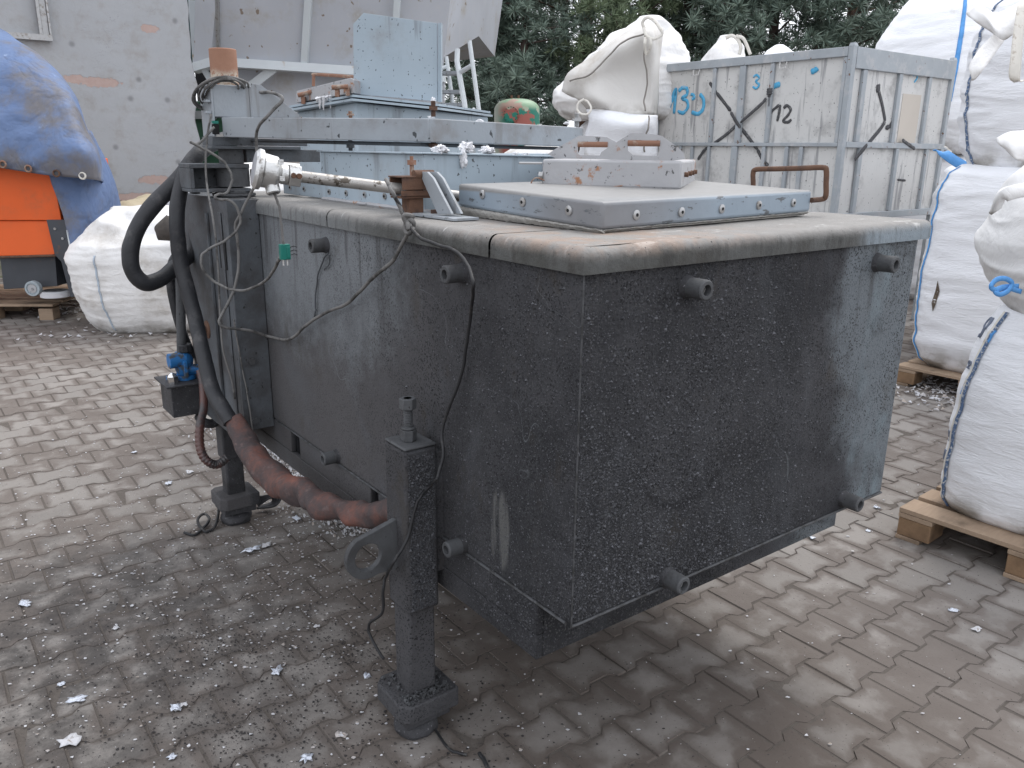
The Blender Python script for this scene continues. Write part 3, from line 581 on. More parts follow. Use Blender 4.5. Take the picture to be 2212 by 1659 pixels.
def pipe_mat():
    t = NT("orange_rust_pipe", .8); x, y, z = t.sep()
    col = t.mix(t.noise(18, 6, .7), (.25, .125, .08), (.36, .20, .135)); f = t.ramp(t.math('ADD', z, t.math('MULTIPLY', t.math('SUBTRACT', t.noise(30, 5, .7), .5), .06)), zo-.065, zo-.09); col = t.mix(t.math('MULTIPLY', f, t.ramp(t.noise(60, 4, .7), .4, .55)), col, (.5, .44, .36)); t.color(col); t.bump(t.noise(90, 5, .7), .5, .003); return t.m
finish("pivot_pipe", mb, pipe_mat(), sw)
sa, sb_ = XA(459, 280, 1.872), XA(473, 280, 1.872); mb = MB(MF); mb.box((sa, 1.866, ZA(465, 290, 1.87)), (sb_, 1.88, ZA(465, 268, 1.87))); finish("sensor_box", mb, m_dark, sw, bevel=.002); mb = MB(MF); mb.box((sa+.001, 1.864, ZA(465, 267, 1.87)), (sb_-.002, 1.879, ZA(465, 261, 1.87))); finish("sensor_cap", mb, m_green, sw)

# ---- lid frame: the light blue box standing on the top
mb = MB(MF); FX = .165
mb.box((FX, .875, TOP+.003), (FX+.02, 1.565, 1.583)); mb.box((FX+.021, 1.55, TOP+.003), (1.2, 1.566, 1.583)); mb.box((1.18, 1.0, TOP+.003), (1.2, 1.549, 1.572)); mb.hexa([(FX, .87, TOP+.003), (1.18, .95, TOP+.003), (1.18, .97, TOP+.003), (FX+.004, .889, TOP+.003)], [(FX, .87, 1.5835), (1.18, .95, 1.568), (1.18, .97, 1.568), (FX+.004, .889, 1.5835)]); mb.box((FX+.021, .99, 1.54), (1.179, 1.549, 1.546))
lf = finish("lid_frame", mb, m_blue, F, bevel=.004)
mb = MB(MF); mb.box((FX-.012, .86, 1.583), (FX+.05, 1.568, 1.5875)); mb.hexa([(FX-.01, .858, 1.5838), (1.19, .938, 1.5685), (1.19, .99, 1.5685), (FX+.06, .91, 1.5838)], [(FX-.01, .858, 1.588), (1.19, .938, 1.573), (1.19, .99, 1.573), (FX+.06, .91, 1.588)]); finish("rim_flange", mb, m_blue, lf, bevel=.001)
mb = MB(MF); x9 = L(A(607, 415, 'Z', 1.45)); mb.box((FX+.02, 1.572, TOP+.003), (FX+.04, 1.97, 1.476)); mb.box((FX+.04, 1.95, TOP+.003), (1., 1.968, 1.476)); finish("lower_frame", mb, m_blue, F, bevel=.002)
mb = MB(MF); r = random.Random(4)
pts = [(FX-.004+r.uniform(-.003, .003), .75+k*.02, TOP+.006) for k in range(41)]; mb.tube(pts, [.006+.003*r.random() for _ in pts], 6); finish("sealing_rope", mb, m_cover, F)
for (x, y) in ((628, 405), (658, 408.5), (712, 414), (749, 417), (788.6, 420.4), (832, 424)):
    mb = MB(MF); c = L(A(x, y, 'X', FX if x > 680 else FX+.02)); mb.cyl(c, c-Vector((.004, 0, 0)), .0095, 14); s_ = finish("screw_washer", mb, m_steel, lf); mb = MB(MF); mb.cyl(c-Vector((.0038, 0, 0)), c-Vector((.0065, 0, 0)), .004, 6); finish("screw_head", mb, m_dark, s_)
# hinge bracket
mb = MB(MF)
h = [L(A(*q)) for q in ((905, 371, 'X', .11), (922, 371, 'X', .11), (935, 385, 'X', .11), (975, 462, 'X', .11), (945, 462, 'X', .11), (915, 395, 'X', .11))]
mb.prism([(v.x, v.y, max(v.z, TOP+.0095)) for v in h], (.008, 0, 0)); mb.prism([(v.x+.022, v.y-.012, max(v.z, TOP+.0095)) for v in h], (.008, 0, 0))
c0, c1 = h[0], h[1]; mb.box((.085, min(v.y for v in h)-.05, TOP+.002), (.163, max(v.y for v in h)+.06, TOP+.009)); finish("hinge_bracket", mb, m_arm, F, bevel=.001)
for (x, y) in ((903, 457), (940, 461)):
    mb = MB(MF); c = L(A(x, y, 'Z', TOP+.009)); mb.cyl(c, c+Vector((0, 0, .01)), .012, 6); finish("hinge_bolt", mb, m_rust, F)
mb = MB(MF); c = L(A(901, 377, 'X', .1)); mb.cyl(c-Vector((.01, 0, 0)), c+Vector((.05, 0, 0)), .012, 12); finish("hinge_pin", mb, m_rust, F)

# ---- probe holder
hx, hy = .10, .825
mb = MB(MF); mb.box((hx-.022, hy-.022, TOP), (hx+.022, hy+.022, 1.492)); ho = finish("probe_holder", mb, m_rust, F, bevel=.002)
mb = MB(MF); mb.box((hx-.052, hy-.03, 1.468), (hx+.052, hy+.03, 1.474)); mb.box((hx-.052, hy-.034, 1.4745), (hx+.052, hy-.029, 1.489)); mb.box((hx-.050, hy-.036, 1.491), (hx+.054, hy-.031, 1.522)); mb.box((hx-.052, hy+.029, 1.4745), (hx+.052, hy+.034, 1.522)); mb.box((hx-.054, hy-.038, 1.5225), (hx+.055, hy+.036, 1.5265)); finish("clamp_box", mb, m_rust, ho, bevel=.001)
mb = MB(MF); mb.cyl((hx, hy, 1.5275), (hx, hy, 1.567), .006, 10); mb.cyl((hx, hy, 1.555), (hx, hy, 1.568), .012, 6); mb.cyl((hx-.0, hy, 1.568), (hx, hy, 1.578), .005, 10); finish("clamp_screw", mb, m_rustlight, ho)

# ---- valve shelf at the far left
mb = MB(MF); q0 = L(A(357, 835, 'Y', 2.22)); q1 = L(A(437, 900, 'Y', 2.22)); zt = q0.z; x0 = q0.x
mb.box((x0, 2.2, zt-.008), (-.03, 2.40, zt)); mb.box((x0+.02, 2.22, zt-.14), (-.03, 2.228, zt-.009)); mb.box((x0+.02, 2.229, zt-.14), (x0+.028, 2.39, zt-.009)); mb.box((x0+.03, 2.229, zt-.14), (-.03, 2.39, zt-.132)); vs_ = finish("valve_shelf", mb, m_soot, F, bevel=.002)
vc = L(A(404, 812, 'Y', 2.26))
mb = MB(MF); mb.cyl((vc.x, 2.30, zt), (vc.x, 2.30, zt+.02), .045, 20); mb.tube([(vc.x, 2.30, zt+.02), (vc.x, 2.30, zt+.05), (vc.x, 2.3, zt+.08), (vc.x, 2.3, zt+.115)], [.028, .036, .043, .03], 20); mb.cyl((vc.x-.06, 2.29, zt+.085), (vc.x+.01, 2.29, zt+.085), .032, 18); mb.cyl((vc.x, 2.29, zt+.045), (vc.x+.09, 2.27, zt+.03), .022, 14)
mb.box((vc.x-.012, 2.24, zt+.02), (vc.x+.002, 2.262, zt+.085)); mb.box((vc.x-.07, 2.28, zt+.001), (vc.x-.03, 2.32, zt+.018)); va = finish("blue_valve", mb, m_bluevalve, vs_, bevel=.002)
mb = MB(MF); mb.cyl((vc.x+.012, 2.29, zt+.116), (vc.x+.012, 2.29, zt+.15), .028, 10); finish("valve_knob", mb, m_rubber, va, bevel=.004)
mb = MB(MF); nx = L(A(375, 828, 'Y', 2.24)).x; mb.cyl((nx, 2.25, zt), (nx, 2.25, zt+.03), .022, 6); mb.tube([(nx, 2.25, zt+.03), (nx, 2.25, zt+.04), (nx, 2.25, zt+.046)], [.019, .014, .004], 14); finish("cap_nut", mb, NT("bright_chrome", .15, 1).m, vs_)
# rusty joint with rod
mb = MB(MF); rc = L(A(463, 710, 'Y', 2.1)); mb.tube([rc+Vector((-.035, 0, 0)), rc+Vector((-.03, 0, 0)), rc+Vector((-.012, 0, 0)), rc+Vector((.012, 0, 0)), rc+Vector((.03, 0, 0)), rc+Vector((.036, 0, 0))], [.026, .036, .043, .043, .036, .024], 18); mb.cyl(rc+Vector((-.09, 0, 0)), rc+Vector((-.03, 0, 0)), .016, 14); finish("rod_joint", mb, m_rust, F)
mb = MB(MF); a1 = L(A(469, 800, 'Y', 2.2)); mb.box((a1.x-.02, 2.2, .52), (px0-.001, 2.24, a1.z+.16)); mb.box((a1.x-.05, 2.17, a1.z-.02), (a1.x-.02, 2.2, a1.z+.02)); finish("side_rail", mb, m_sootlight, F, bevel=.002)
hk = [A(x, y, 'Y', 2.1) for x, y in ((449, 526), (453, 528), (453, 560), (449, 570), (451, 583), (458, 587))]; mb = MB(); mb.tube(smooth(hk), .004, 8); mb.cyl(hk[0]-BX*.015, hk[0]+BX*.02, .009, 8); finish("latch_hook", mb, m_rust, F)
pi_ = [A(x, y, 'Y', 2.3) for x, y in ((389, 560), (392, 747), (393, 775), (400, 790))]; mb = MB(); mb.tube(smooth(pi_), .019, 14); finish("riser_pipe", mb, m_sootlight, F)

# ------------------------------------------------------------------ loose things on and around the furnace
def yline(pts): return [A(x, y, 'Y', v) for x, y, v in pts]
def hose(pts, r, name, m, label, cat, group=None, amp=.0, n=16, k=8):
    P_ = smooth(yline(pts), k); mb = MB(); R = r if not isinstance(r, list) else [interp(r, i/(len(P_)-1)) for i in range(len(P_))]
    mb.tube(P_, R, n)
    if amp:
        for v in mb.b.verts: v.co += Vector((noise.noise(v.co*18), noise.noise(v.co*18+Vector((9, 0, 0))), noise.noise(v.co*18+Vector((0, 9, 0)))))*amp
    return tag(finish(name, mb, m, origin=P_[0], sharp=1.3), label, cat, group)
hose([(490,300,2.25),(455,312,2.2),(437,325,2.15),(418,345,2.12),(387,386,2.1),(337,437,2.1),(300,487,2.1),(282,540,2.1),(287,585,2.1),(312,611,2.1),(342,605,2.12),(370,585,2.15),(412,544,2.22),(425,494,2.25),(450,444,2.25),(468,415,2.22)], .0305, "rubber_hose", m_rubber, "thick black rubber hose bulging out in a wide loop left of the furnace", "hose", None, .002)
hs2 = hose([(412,352,2.06),(397,385,2.05),(385,432,2.02),(382,482,2.0),(389,557,2.0),(400,607,1.98),(420,682,1.94),(435,747,1.88),(458,839,1.78),(482,884,1.70),(498,912,1.66)], .028, "rubber_hose", m_rubber, "black rubber hose hanging straight down and running into the orange sleeve", "hose", None, .002)
hose([(420,398,2.2),(425,494,2.3),(392,540,2.34),(372,570,2.35),(370,620,2.35),(385,690,2.35),(404,745,2.35),(418,775,2.33)], .019, "rubber_hose", m_rubber, "thinner black hose hanging behind the other two, down to the valve", "hose", None, .001)
def sleeve_mat():
    t = NT("orange_heat_sleeve", .75, 0, .25); n = t.noise(7, 5, .6); col = t.mix(t.noise(14, 4), (.15, .056, .04), (.25, .11, .082))
    col = t.mix(t.ramp(t.noise(5.5, 6, .68, loc=(1, 2, 3)), .30, .58), col, (.065, .052, .052)); col = t.mix(t.ramp(t.noise(40, 5, .7), .55, .7), col, (.12, .085, .08)); t.color(col); t.bump(n, .5, .03); t.bump(t.noise(90, 5, .7), .4, .003); return t.m
m_sleeve = sleeve_mat()
sp = smooth(yline([(497,907,1.665),(524,950,1.60),(553,992,1.50),(600,1038,1.34),(645,1062,1.2),(690,1085,1.06),(740,1104,.94),(790,1114,.83),(862,1106,.70),(905,1096,.665)]), 12)
Rr = [(0, .026), (.04, .034), (.12, .046), (.3, .047), (.42, .052), (.5, .043), (.62, .04), (.75, .040), (.85, .044), (.88, .052), (1, .06)]
mb = MB(); mb.tube(sp, [interp(Rr, i/(len(sp)-1)) for i in range(len(sp))], 28)
for v in mb.b.verts:
    c = v.co; nn = noise.noise(c*12)*.007+(1-abs(noise.noise(c*9)*2.5))*.006; v.co += Vector((noise.noise(c*7), 0, noise.noise(c*7+Vector((5, 5, 5)))))*.02+Vector((1, 1, 1))*nn
tag(finish("heat_sleeve", mb, m_sleeve, sharp=1.5), "orange-red soot-stained heat sleeve sagging from the hose to the front leg", "hose sleeve")
m_cor = simple("rusty_red_corrugated_rubber", (.1, .04, .032), .3, 0, .5, 20, (.035, .033, .035), 10, .45, .6, .6, 150, spec=.6)
P_ = smooth(yline([(432,800,2.2),(438,830,2.17),(440,880,2.12),(433,914,2.08),(431,951,2.05),(437,981,2.02),(452,999,2.0),(470,1003,2.0),(490,990,2.0)]), 14)
mb = MB(); mb.tube(P_, [.0165*(1+(.13 if i % 4 < 2 else 0)*(i > 40)) for i in range(len(P_))], 14); tag(finish("corrugated_hose", mb, m_cor, sharp=1.2), "short reddish corrugated hose curling under the blue valve", "hose")
hose([(430,900,2.25),(440,912,2.2),(458,915,2.2),(470,905,2.2),(474,880,2.2)], .02, "elbow_pipe", m_soot, "sooty bent pipe stub beneath the valve shelf", "pipe")

def cable(pts, r, m, name, label, group="loose thin cables on the furnace", k=6):
    P_ = [A(*q) for q in pts]; P2 = smooth(P_, k)
    for i, p in enumerate(P2): p += Vector((noise.noise(Vector((i*.35, 1, r*900))), noise.noise(Vector((i*.35, 5, r*900))), noise.noise(Vector((i*.35, 9, r*900)))))*.002
    mb = MB(); mb.tube(P2, r, 8); return tag(finish(name, mb, m, sharp=2), label, 'cable', group)
X, Y = 'X', 'Y'
cable([(834,388,X,-.05),(846,412,X,-.062),(856,432,X,-.05),(868,458,X,-.04),(880,479,X,-.03),(886,492,X,-.035),(872,522,X,-.03),(844.7,567,X,-.03),(812,594,X,-.035),(774.7,632,X,-.03),(744.7,659,X,-.03),(700,677,X,-.025),(662,702,X,-.025),(627,732,X,-.03),(587,728,Y,1.69),(537,714,Y,1.69),(487,707,Y,1.69),(474,697,Y,1.69),(480,679,Y,1.69),(504.7,627,Y,1.69),(516,569,Y,1.69),(512,512,Y,1.70),(508,487,Y,1.70),(517,467,Y,1.68),(537,427,Y,1.66),(552,399,Y,1.62),(560,377,Y,1.60),(558,355,Y,1.60),(554,300,Y,1.60),(558,275,Y,1.56),(572,257,Y,1.50),(590,238,Y,1.48),(606,222,Y,1.46),(610,211,Y,1.46),(597,203,Y,1.5),(578,199,Y,1.6),(562,199,Y,1.72)], .0052, m_cable, "sensor_cable", "long grey cable sagging across the left tank face from the probe holder to the pivot")
cable([(838,392,X,-.04),(850,416,X,-.055),(862,440,X,-.045),(872,462,X,-.036),(883,482,X,-.032),(894,500,X,-.035),(912,516,X,-.03),(954.6,531,X,-.033),(989.6,546,X,-.04),(1010,572,X,-.06),(1021,602,X,-.085),(1022,627,X,-.08),(1017,676,X,-.03),(1008,740,X,-.02),(992,825,X,-.018),(956,920,X,-.03),(958,980,X,-.05),(944,1034,X,-.10)], .0042, m_cabledark, "sensor_cable", "black cable running from the knot on the lip down the tank to the front leg")
cable([(944,1034,X,-.105),(932,1046,Y,.505),(908,1073,Y,.507),(896,1100,Y,.508),(884,1154,Y,.508),(866,1190,Y,.506),(848,1218,Y,.503),(834,1245,X,-.126),(828,1270,X,-.135),(826,1323,X,-.135),(800,1345,X,-.14),(797,1366,X,-.14),(813,1398,X,-.14),(829,1424,X,-.135)], .0042, m_cabledark, "sensor_cable", "black cable wrapped round the front leg and dropping to its foot plate")
cable([(926,1525,'Z',.07),(930,1545,'Z',.05),(941,1577,'Z',.006),(970,1617,'Z',.006),(990,1626,'Z',.006),(1008,1630,'Z',.006)], .0042, m_cabledark, "cable_end", "frayed black cable end lying on the paving by the front foot")
cable([(1035,1626,'Z',.006),(1042,1636,'Z',.006),(1050,1650,'Z',.006),(1058,1672,'Z',.006)], .006, m_cabledark, "cable_end", "short black cable piece at the bottom edge of the paving")
cable([(603,557,Y,.93),(598,572,Y,.98),(582,597,Y,1.2),(562,614,Y,1.4),(527,627,Y,1.55),(494.7,624,Y,1.62),(462,607,Y,1.68),(439.7,585,Y,1.68),(434.7,557,Y,1.68),(449.7,539,Y,1.68),(487,519,Y,1.67),(507,502,Y,1.67),(519.7,479,Y,1.67),(512,449,Y,1.67),(494.7,432,Y,1.68),(478,432,Y,1.70),(465,427,Y,1.70),(470,420,Y,1.72),(487,418,Y,1.75),(497,404,Y,1.76),(501,382,Y,1.76),(487,354,Y,1.78),(474,342,Y,1.79),(447,325,Y,1.8),(412,307.5,Y,1.8),(425,312,Y,1.83),(440,300,Y,1.83),(462,275,Y,1.84)], .0046, m_cable, "plug_cable", "grey looped cable from the green plug up past the pivot bracket")
cable([(455.7,247,Y,1.8),(450,280,Y,1.8),(447,310,Y,1.8),(444.7,332,Y,1.8),(447,394,Y,1.8),(459.7,469,Y,1.70),(469.7,557,Y,1.70),(475,657,Y,1.70),(481,747,Y,1.70),(500,820,Y,1.71),(508,862,Y,1.72)], .0038, m_cable, "hanging_cable", "thin straight cord hanging down the left edge of the pillar")
cable([(505,690,Y,1.735),(516,757,Y,1.73),(530,830,Y,1.73),(543,905,Y,1.72),(548,950,Y,1.72)], .003, m_cable, "hanging_cable", "hair-thin cord hanging down the dark pillar plate")
cable([(708,547,X,-.012),(694.7,569,X,-.008),(684.7,607,X,-.006),(681,657,X,-.006),(682,670,X,-.006),(678.5,684,X,-.006)], .0026, m_bluedark, "thin_wire", "thin dark wire hanging from the upper left pipe stub")
cable([(712,550,X,-.012),(711,570,X,-.008),(700,583,X,-.006)], .0022, m_bluedark, "thin_wire", "very short wire tail beneath the upper left pipe stub")
cable([(589,408,Y,.90),(597,430,Y,.9),(602,444,Y,.9),(607,475,Y,.9),(610,507,Y,.9),(613,530,Y,.9)], .0034, m_cable, "probe_wire", "short frayed wire from the probe head down to the green plug")
cable([(398,1150,'Z',.005),(420,1155,'Z',.006),(440,1140,'Z',.008),(452,1122,'Z',.02),(441,1110,'Z',.03),(427,1124,'Z',.02),(442,1148,'Z',.006),(464,1138,'Z',.01),(472,1108,'Z',.04),(474,1080,'Z',.10)], .006, m_cabledark, "looped_wire", "sooty looped wire lying on the paving beside the rear foot", None)
# cable knot on the lip
mb = MB(); kc = A(882, 484, X, -.035); r = random.Random(5)
kp = [kc+Vector((r.uniform(-.012, .012), r.uniform(-.012, .012), r.uniform(-.022, .022))) for _ in range(14)]; mb.tube(smooth(kp, 5), .006, 7); tag(finish("cable_knot", mb, m_cable, sharp=2), "knot tying two grey cables together on the front lip", "cable knot")
# coil round the orange pipe
mb = MB(); r = random.Random(9); pts = []
CP = [(533, 190, 1.90), (531, 178, 1.86), (512, 170, 1.85), (488, 167, 1.85), (462, 170, 1.86), (438, 181, 1.88), (423, 198, 1.91), (419, 216, 1.95), (428, 230, 1.98), (446, 236, 2.02), (470, 225, 2.05), (500, 208, 2.06), (522, 197, 2.0)]
for k in range(6):
    jx, jy, jd = r.uniform(-3, 6), r.uniform(-4, 5), r.uniform(-.01, .01); sc2 = 1.04-.085*k
    for (x, y, d_) in CP: pts.append(A(480+(x-480)*sc2+jx*.7+r.uniform(-1.5, 1.5), 180+(y-180)*(sc2 if y > 185 else 1)+jy+k*.8+r.uniform(-1, 1), Y, d_+jd))
pts = smooth(pts, 3)
mb.tube(pts, .0040, 7); tag(finish("cable_coil", mb, m_cable, sharp=2), "coil of grey cable hung round the orange pivot pipe", "cable coil")
# green plug
pl_ = A(615, 544, Y, .90); mb = MB(Matrix.Translation(pl_) @ Matrix.Rotation(YAW, 4, 'Z'))
mb.box((-.013, -.008, -.02), (.013, .008, .02)); mb.box((.002, -.010, -.016), (.012, .010, .014)); pg = tag(finish("green_plug", mb, m_green, bevel=.0015, origin=pl_), "small green plug dangling on a wire in front of the tank", "plug")
for dy in (-.005, .006):
    mb = MB(Matrix.Translation(pl_) @ Matrix.Rotation(YAW, 4, 'Z')); mb.cyl((dy, 0, -.020), (dy, 0, -.036), .0025, 10); finish("pin", mb, m_silver, pg)
mb = MB(Matrix.Translation(pl_) @ Matrix.Rotation(YAW, 4, 'Z'))
for dz in (-.01, 0, .01): mb.tube([(.013, 0, dz), (.024, -.004, dz+.004), (.034, 0, dz)], .0011, 5)
finish("clip_wires", mb, m_cabledark, pg)
# thermocouple
TZ = 1.499; TD = Vector((-.97, .22, 0)).normalized(); TH = Vector((hx, hy, TZ))
def along(px, py):                                             # the point of the probe's axis that stands at a given place
    best = min((k*.002 for k in range(-300, 500)), key=lambda s_: abs((lambda d: d.dot(RT)/d.dot(FW)*FPX+CX)(M(*(TH+TD*s_))-O)-px)); q = TH+TD*best; d = M(*q)-O; dist = d.dot(FW)
    return q+Vector((0, 0, (CY-d.dot(UP)/dist*FPX-py)*dist/FPX))
T0 = along(1022, 427); T1 = along(649, 382)
th_ = thing("temperature_probe", "long dirty silver temperature probe with round head, resting in the rusty holder", "probe", M(.10, .825, TZ))
mb = MB(MF); mb.cyl(T0, T1, .0152, 18)
def tube_mat():
    t = NT("dirty_probe_tube", .4, .5, .4); col = t.mix(t.noise(12, 5, .6), (.3, .28, .26), (.5, .49, .47)); col = t.mix(t.ramp(t.noise(26, 6, .7, (1, .4, 1)), .54, .62), col, (.1, .085, .07)); t.color(col); t.bump(t.noise(60, 5, .7), .5, .003); return t.m
finish("probe_tube", mb, tube_mat(), th_)
mb = MB(MF); d = (T1-T0).normalized(); mb.cyl(T1, T1+d*.03, .03, 6); mb.cyl(T1+d*.031, T1+d*.05, .025, 18); finish("union_nut", mb, m_silver, th_, bevel=.002)
mb = MB(MF); h0 = T1+d*.05; tl = (d+Vector((0, 0, .10))).normalized()
mb.tube([h0, h0+tl*.008, h0+tl*.012, h0+tl*.045], [.024, .037, .041, .043], 26); hd = finish("probe_head", mb, m_silver, th_, bevel=.002)
mb = MB(MF); mb.tube([h0+tl*.046, h0+tl*.048, h0+tl*.058, h0+tl*.066, h0+tl*.068], [.046, .050, .051, .042, .02], 30); finish("head_cap", mb, m_silver, hd)
mb = MB(MF); gd = Vector((.06, -.35, -1)).normalized(); g0 = h0+tl*.03+gd*.038; mb.ringtube(g0-gd*.015, g0+gd*.020, .018, .013, .02, 20); finish("cable_gland", mb, m_silver, hd)
for k_, (o1, r_) in enumerate(((.015, .028), (.028, .024))):
    mb = MB(MF); q = T1+d*o1; mb.cyl(q+Vector((0, -r_, 0)), q+Vector((0, -r_-.008, 0)), .007, 8); finish("clamp_screw", mb, m_rust, hd)
for k_ in (-.02, .02):
    mb = MB(MF); q = h0+tl*.02+Vector((0, -.04, k_)); mb.box(q, q+Vector((.012, -.01, .012))); finish("cap_lug", mb, m_silver, hd)

# ---- hatch lid
K0 = Vector((.2, .17, 1.430)); KR = Vector((1.10, .25, 1.434)); KL = Vector((.2, .75, 1.447)); LH = .06
def lidpt(u, v, z): return K0+(KR-K0)*u+(KL-K0)*v+Vector((0, 0, z))
HL = thing("hatch_lid", "flat blue-grey steel lid tilted on its insulation on top of the furnace", "lid", MF @ Matrix.Translation((0, 0, 0)))
mb = MB(MF); mb.hexa([lidpt(u, v, 0) for u, v in ((0, 0), (1, 0), (1, 1), (0, 1))], [lidpt(u, v, LH) for u, v in ((0, 0), (1, 0), (1, 1), (0, 1))])
bmesh.ops.subdivide_edges(mb.b, edges=mb.b.edges[:], cuts=1)
finish("lid_shell", mb, m_lid, HL, bevel=.008, seg=3)
mb = MB(MF); r = random.Random(3)
rows = []
for z_, ins in ((0, .0), (-.25, -.006), (-.6, -.002), (-1, .004)):
    row = []
    for k in range(61):
        t_ = k/60; v = 1-t_; gap = (lidpt(0, v, 0).z-(TOP+.001)); p = lidpt(.0, v, 0); row.append(Vector((p.x+ins+.006+noise.noise(Vector((k*.9, z_*3, 0)))*.004, p.y, p.z+z_*gap*(.97)+noise.noise(Vector((k*.8, z_, 4)))*.003)))
    for k in range(1, 61):
        u = k/60; gap = (lidpt(u, 0, 0).z-(TOP+.001)); p = lidpt(u, 0, 0); row.append(Vector((p.x, p.y+ins+.006+noise.noise(Vector((k*.9, z_*3, 7)))*.004, p.z+z_*gap*.6+noise.noise(Vector((k*.8, z_, 14)))*.003)))
    rows.append(row)
mb.grid(rows); p4 = [lidpt(u, v, -.004) for u, v in ((.01, .02), (.99, .02), (.99, .98), (.01, .98))]; mb.hexa([Vector((p.x, p.y, TOP+.003)) for p in p4], p4)
t = NT("frayed_insulation_braid", .9, 0, .1); t.color(t.mix(t.noise(90, 4, .7, (1, 1, 1)), (.3, .29, .27), (.7, .68, .64))); t.bump(t.noise(150, 4, .7, (1, 2, .6)), 1, .008); finish("insulation_pad", mb, t.m, HL, sharp=1.5)
for (x, y, pl2) in ((1043, 420, 0), (1130, 436.5, 0), (1230, 454.5, 0), (1373, 464, 1), (1471, 458, 1), (1558, 451, 1), (1638.5, 443, 1), (1713, 438, 1)):
    if pl2 == 0: p = L(A(x, y, X, .2)); dn = Vector((-1, 0, 0)); 
    else:
        p = None
        for it in range(40):
            yy = .17+.08*it/40*1.1; q = L(A(x, y, Y, yy)); 
            if p is None or abs(q.y-(.17+(q.x-.2)*.0889)) < abs(p.y-(.17+(p.x-.2)*.0889)): p = q
        dn = Vector((.089, -1, 0)).normalized()
    mb = MB(MF); mb.tube([p-dn*.002, p+dn*.0035, p+dn*.005], [.0115, .0115, .009], 16); s_ = finish("lid_screw", mb, m_steel, HL); mb = MB(MF); mb.cyl(p+dn*.0045, p+dn*.0058, .0045, 6); finish("hex_socket", mb, m_dark, s_)
hb_ = [A(x, y, X, 1.15) for x, y in ((1627, 414), (1627, 374), (1634, 366), (1778, 362), (1785, 369), (1784, 422), (1777, 430))]
h0_ = L(hb_[0]); hlow = M(1.15, h0_.y, 1.462); hin = M(1.10, h0_.y, 1.46); h6 = L(hb_[6]); hout = M(1.095, h6.y, h6.z-.002)
mb = MB(); mb.tube([hin, hlow, hb_[0]]+smooth([hb_[0].lerp(hb_[1], .5), hb_[1], hb_[2], hb_[2].lerp(hb_[3], .3), hb_[2].lerp(hb_[3], .7), hb_[3], hb_[4], hb_[4].lerp(hb_[5], .5), hb_[5], hb_[6], hout], 5), .0078, 10); finish("bar_handle", mb, m_rust, HL, sharp=1.5)
# ---- small box cover with two handle plates
Lp, Kp, Mp = Vector((.463, .712, 1.497)), Vector((.713, .407, 1.497)), Vector((1.12, .712, 1.497)); BH = .076
BC = thing("box_cover", "small grimy steel box cover with two handle plates, lying on the hatch lid", "box cover", MF)
e1 = (Lp-Kp); e2 = (Mp-Kp)
mb = MB(MF); mb.hexa([Kp, Mp, Mp+e1, Lp], [p+Vector((0, 0, BH)) for p in (Kp, Mp, Mp+e1, Lp)]); finish("cover_shell", mb, m_cover, BC, bevel=.007, seg=3)
n_ = Vector((-e1.y, e1.x, 0)).normalized(); n_ = n_ if n_.dot(e2) < 0 else -n_       # outward from the front face
def handle_plate(pxs, off, xs):
    # outline traced on a plane parallel to the front face
    o_ = M(*(Kp-n_*off)); nw = (BX*n_.x+BY*n_.y).normalized()
    def on(x, y): d = ray(x, y); return O+d*((o_-O).dot(nw)/d.dot(nw))
    out = [on(x, y) for x, y in pxs]; sl_ = [on(x, y) for x, y in xs]; mb = MB(); zb0 = Kp.z+BH+.0005
    for p in (out[0], out[-1]): p.z = zb0
    # connect outline and slot as a ring: resample both by angle
    c = sum(sl_, Vector())/len(sl_); u = (BX*e1.x+BY*e1.y).normalized()
    def resample(poly, n=48):
        res = []
        for k in range(n):
            a = 2*math.pi*k/n; dx, dz = math.cos(a), math.sin(a); best = None
            for i in range(len(poly)):
                p, q = poly[i]-c, poly[(i+1) % len(poly)]-c; ax, az, bx, bz = p.dot(u), p.z, q.dot(u), q.z
                den = dx*(bz-az)-dz*(bx-ax)
                if abs(den) < 1e-12: continue
                t_ = (ax*(bz-az)-az*(bx-ax))/den; s_ = (ax*dz-az*dx)/den
                if t_ > 0 and -1e-6 <= s_ <= 1+1e-6: best = t_ if best is None else max(best, t_)
            res.append(c+u*dx*(best or .02)+BZ*dz*(best or .02))
        return res
    Oo, Ii = resample(out), resample(sl_); n = len(Oo); th = nw*-.006
    V = [[mb.v(p) for p in Oo], [mb.v(p) for p in Ii], [mb.v(p+th) for p in Oo], [mb.v(p+th) for p in Ii]]
    for k in range(n):
        j = (k+1) % n; mb.face([V[0][k], V[0][j], V[1][j], V[1][k]]); mb.face([V[2][k], V[3][k], V[3][j], V[2][j]]); mb.face([V[0][k], V[2][k], V[2][j], V[0][j]]); mb.face([V[1][k], V[1][j], V[3][j], V[3][k]])
    pl_ = finish("handle_plate", mb, m_cover, BC, sharp=.5)
    ys = max(p.z for p in sl_); xl = min(sl_, key=lambda p: p.dot(u)); xr = max(sl_, key=lambda p: p.dot(u))
    mb = MB(); a, b_ = Vector(xl), Vector(xr); a.z = b_.z = ys-.009; mb.cyl(a+th*.5, b_+th*.5, .0085, 12); finish("grip_bar", mb, m_rustlight, pl_)
handle_plate([(1292,349),(1299,328),(1364,287),(1427,292),(1477,328),(1479,351)], .012, [(1356,325),(1356,312),(1363,303),(1378,302),(1410,306),(1424,310),(1425,325),(1418,337),(1368,336)])
handle_plate([(1181,347),(1184,330),(1252,292.6),(1310,296),(1352,318),(1356,349)], .20, [(1248,325),(1248,313),(1256,305),(1300,309),(1312,315),(1312,330),(1302,336),(1250,335)])
mb = MB(MF)
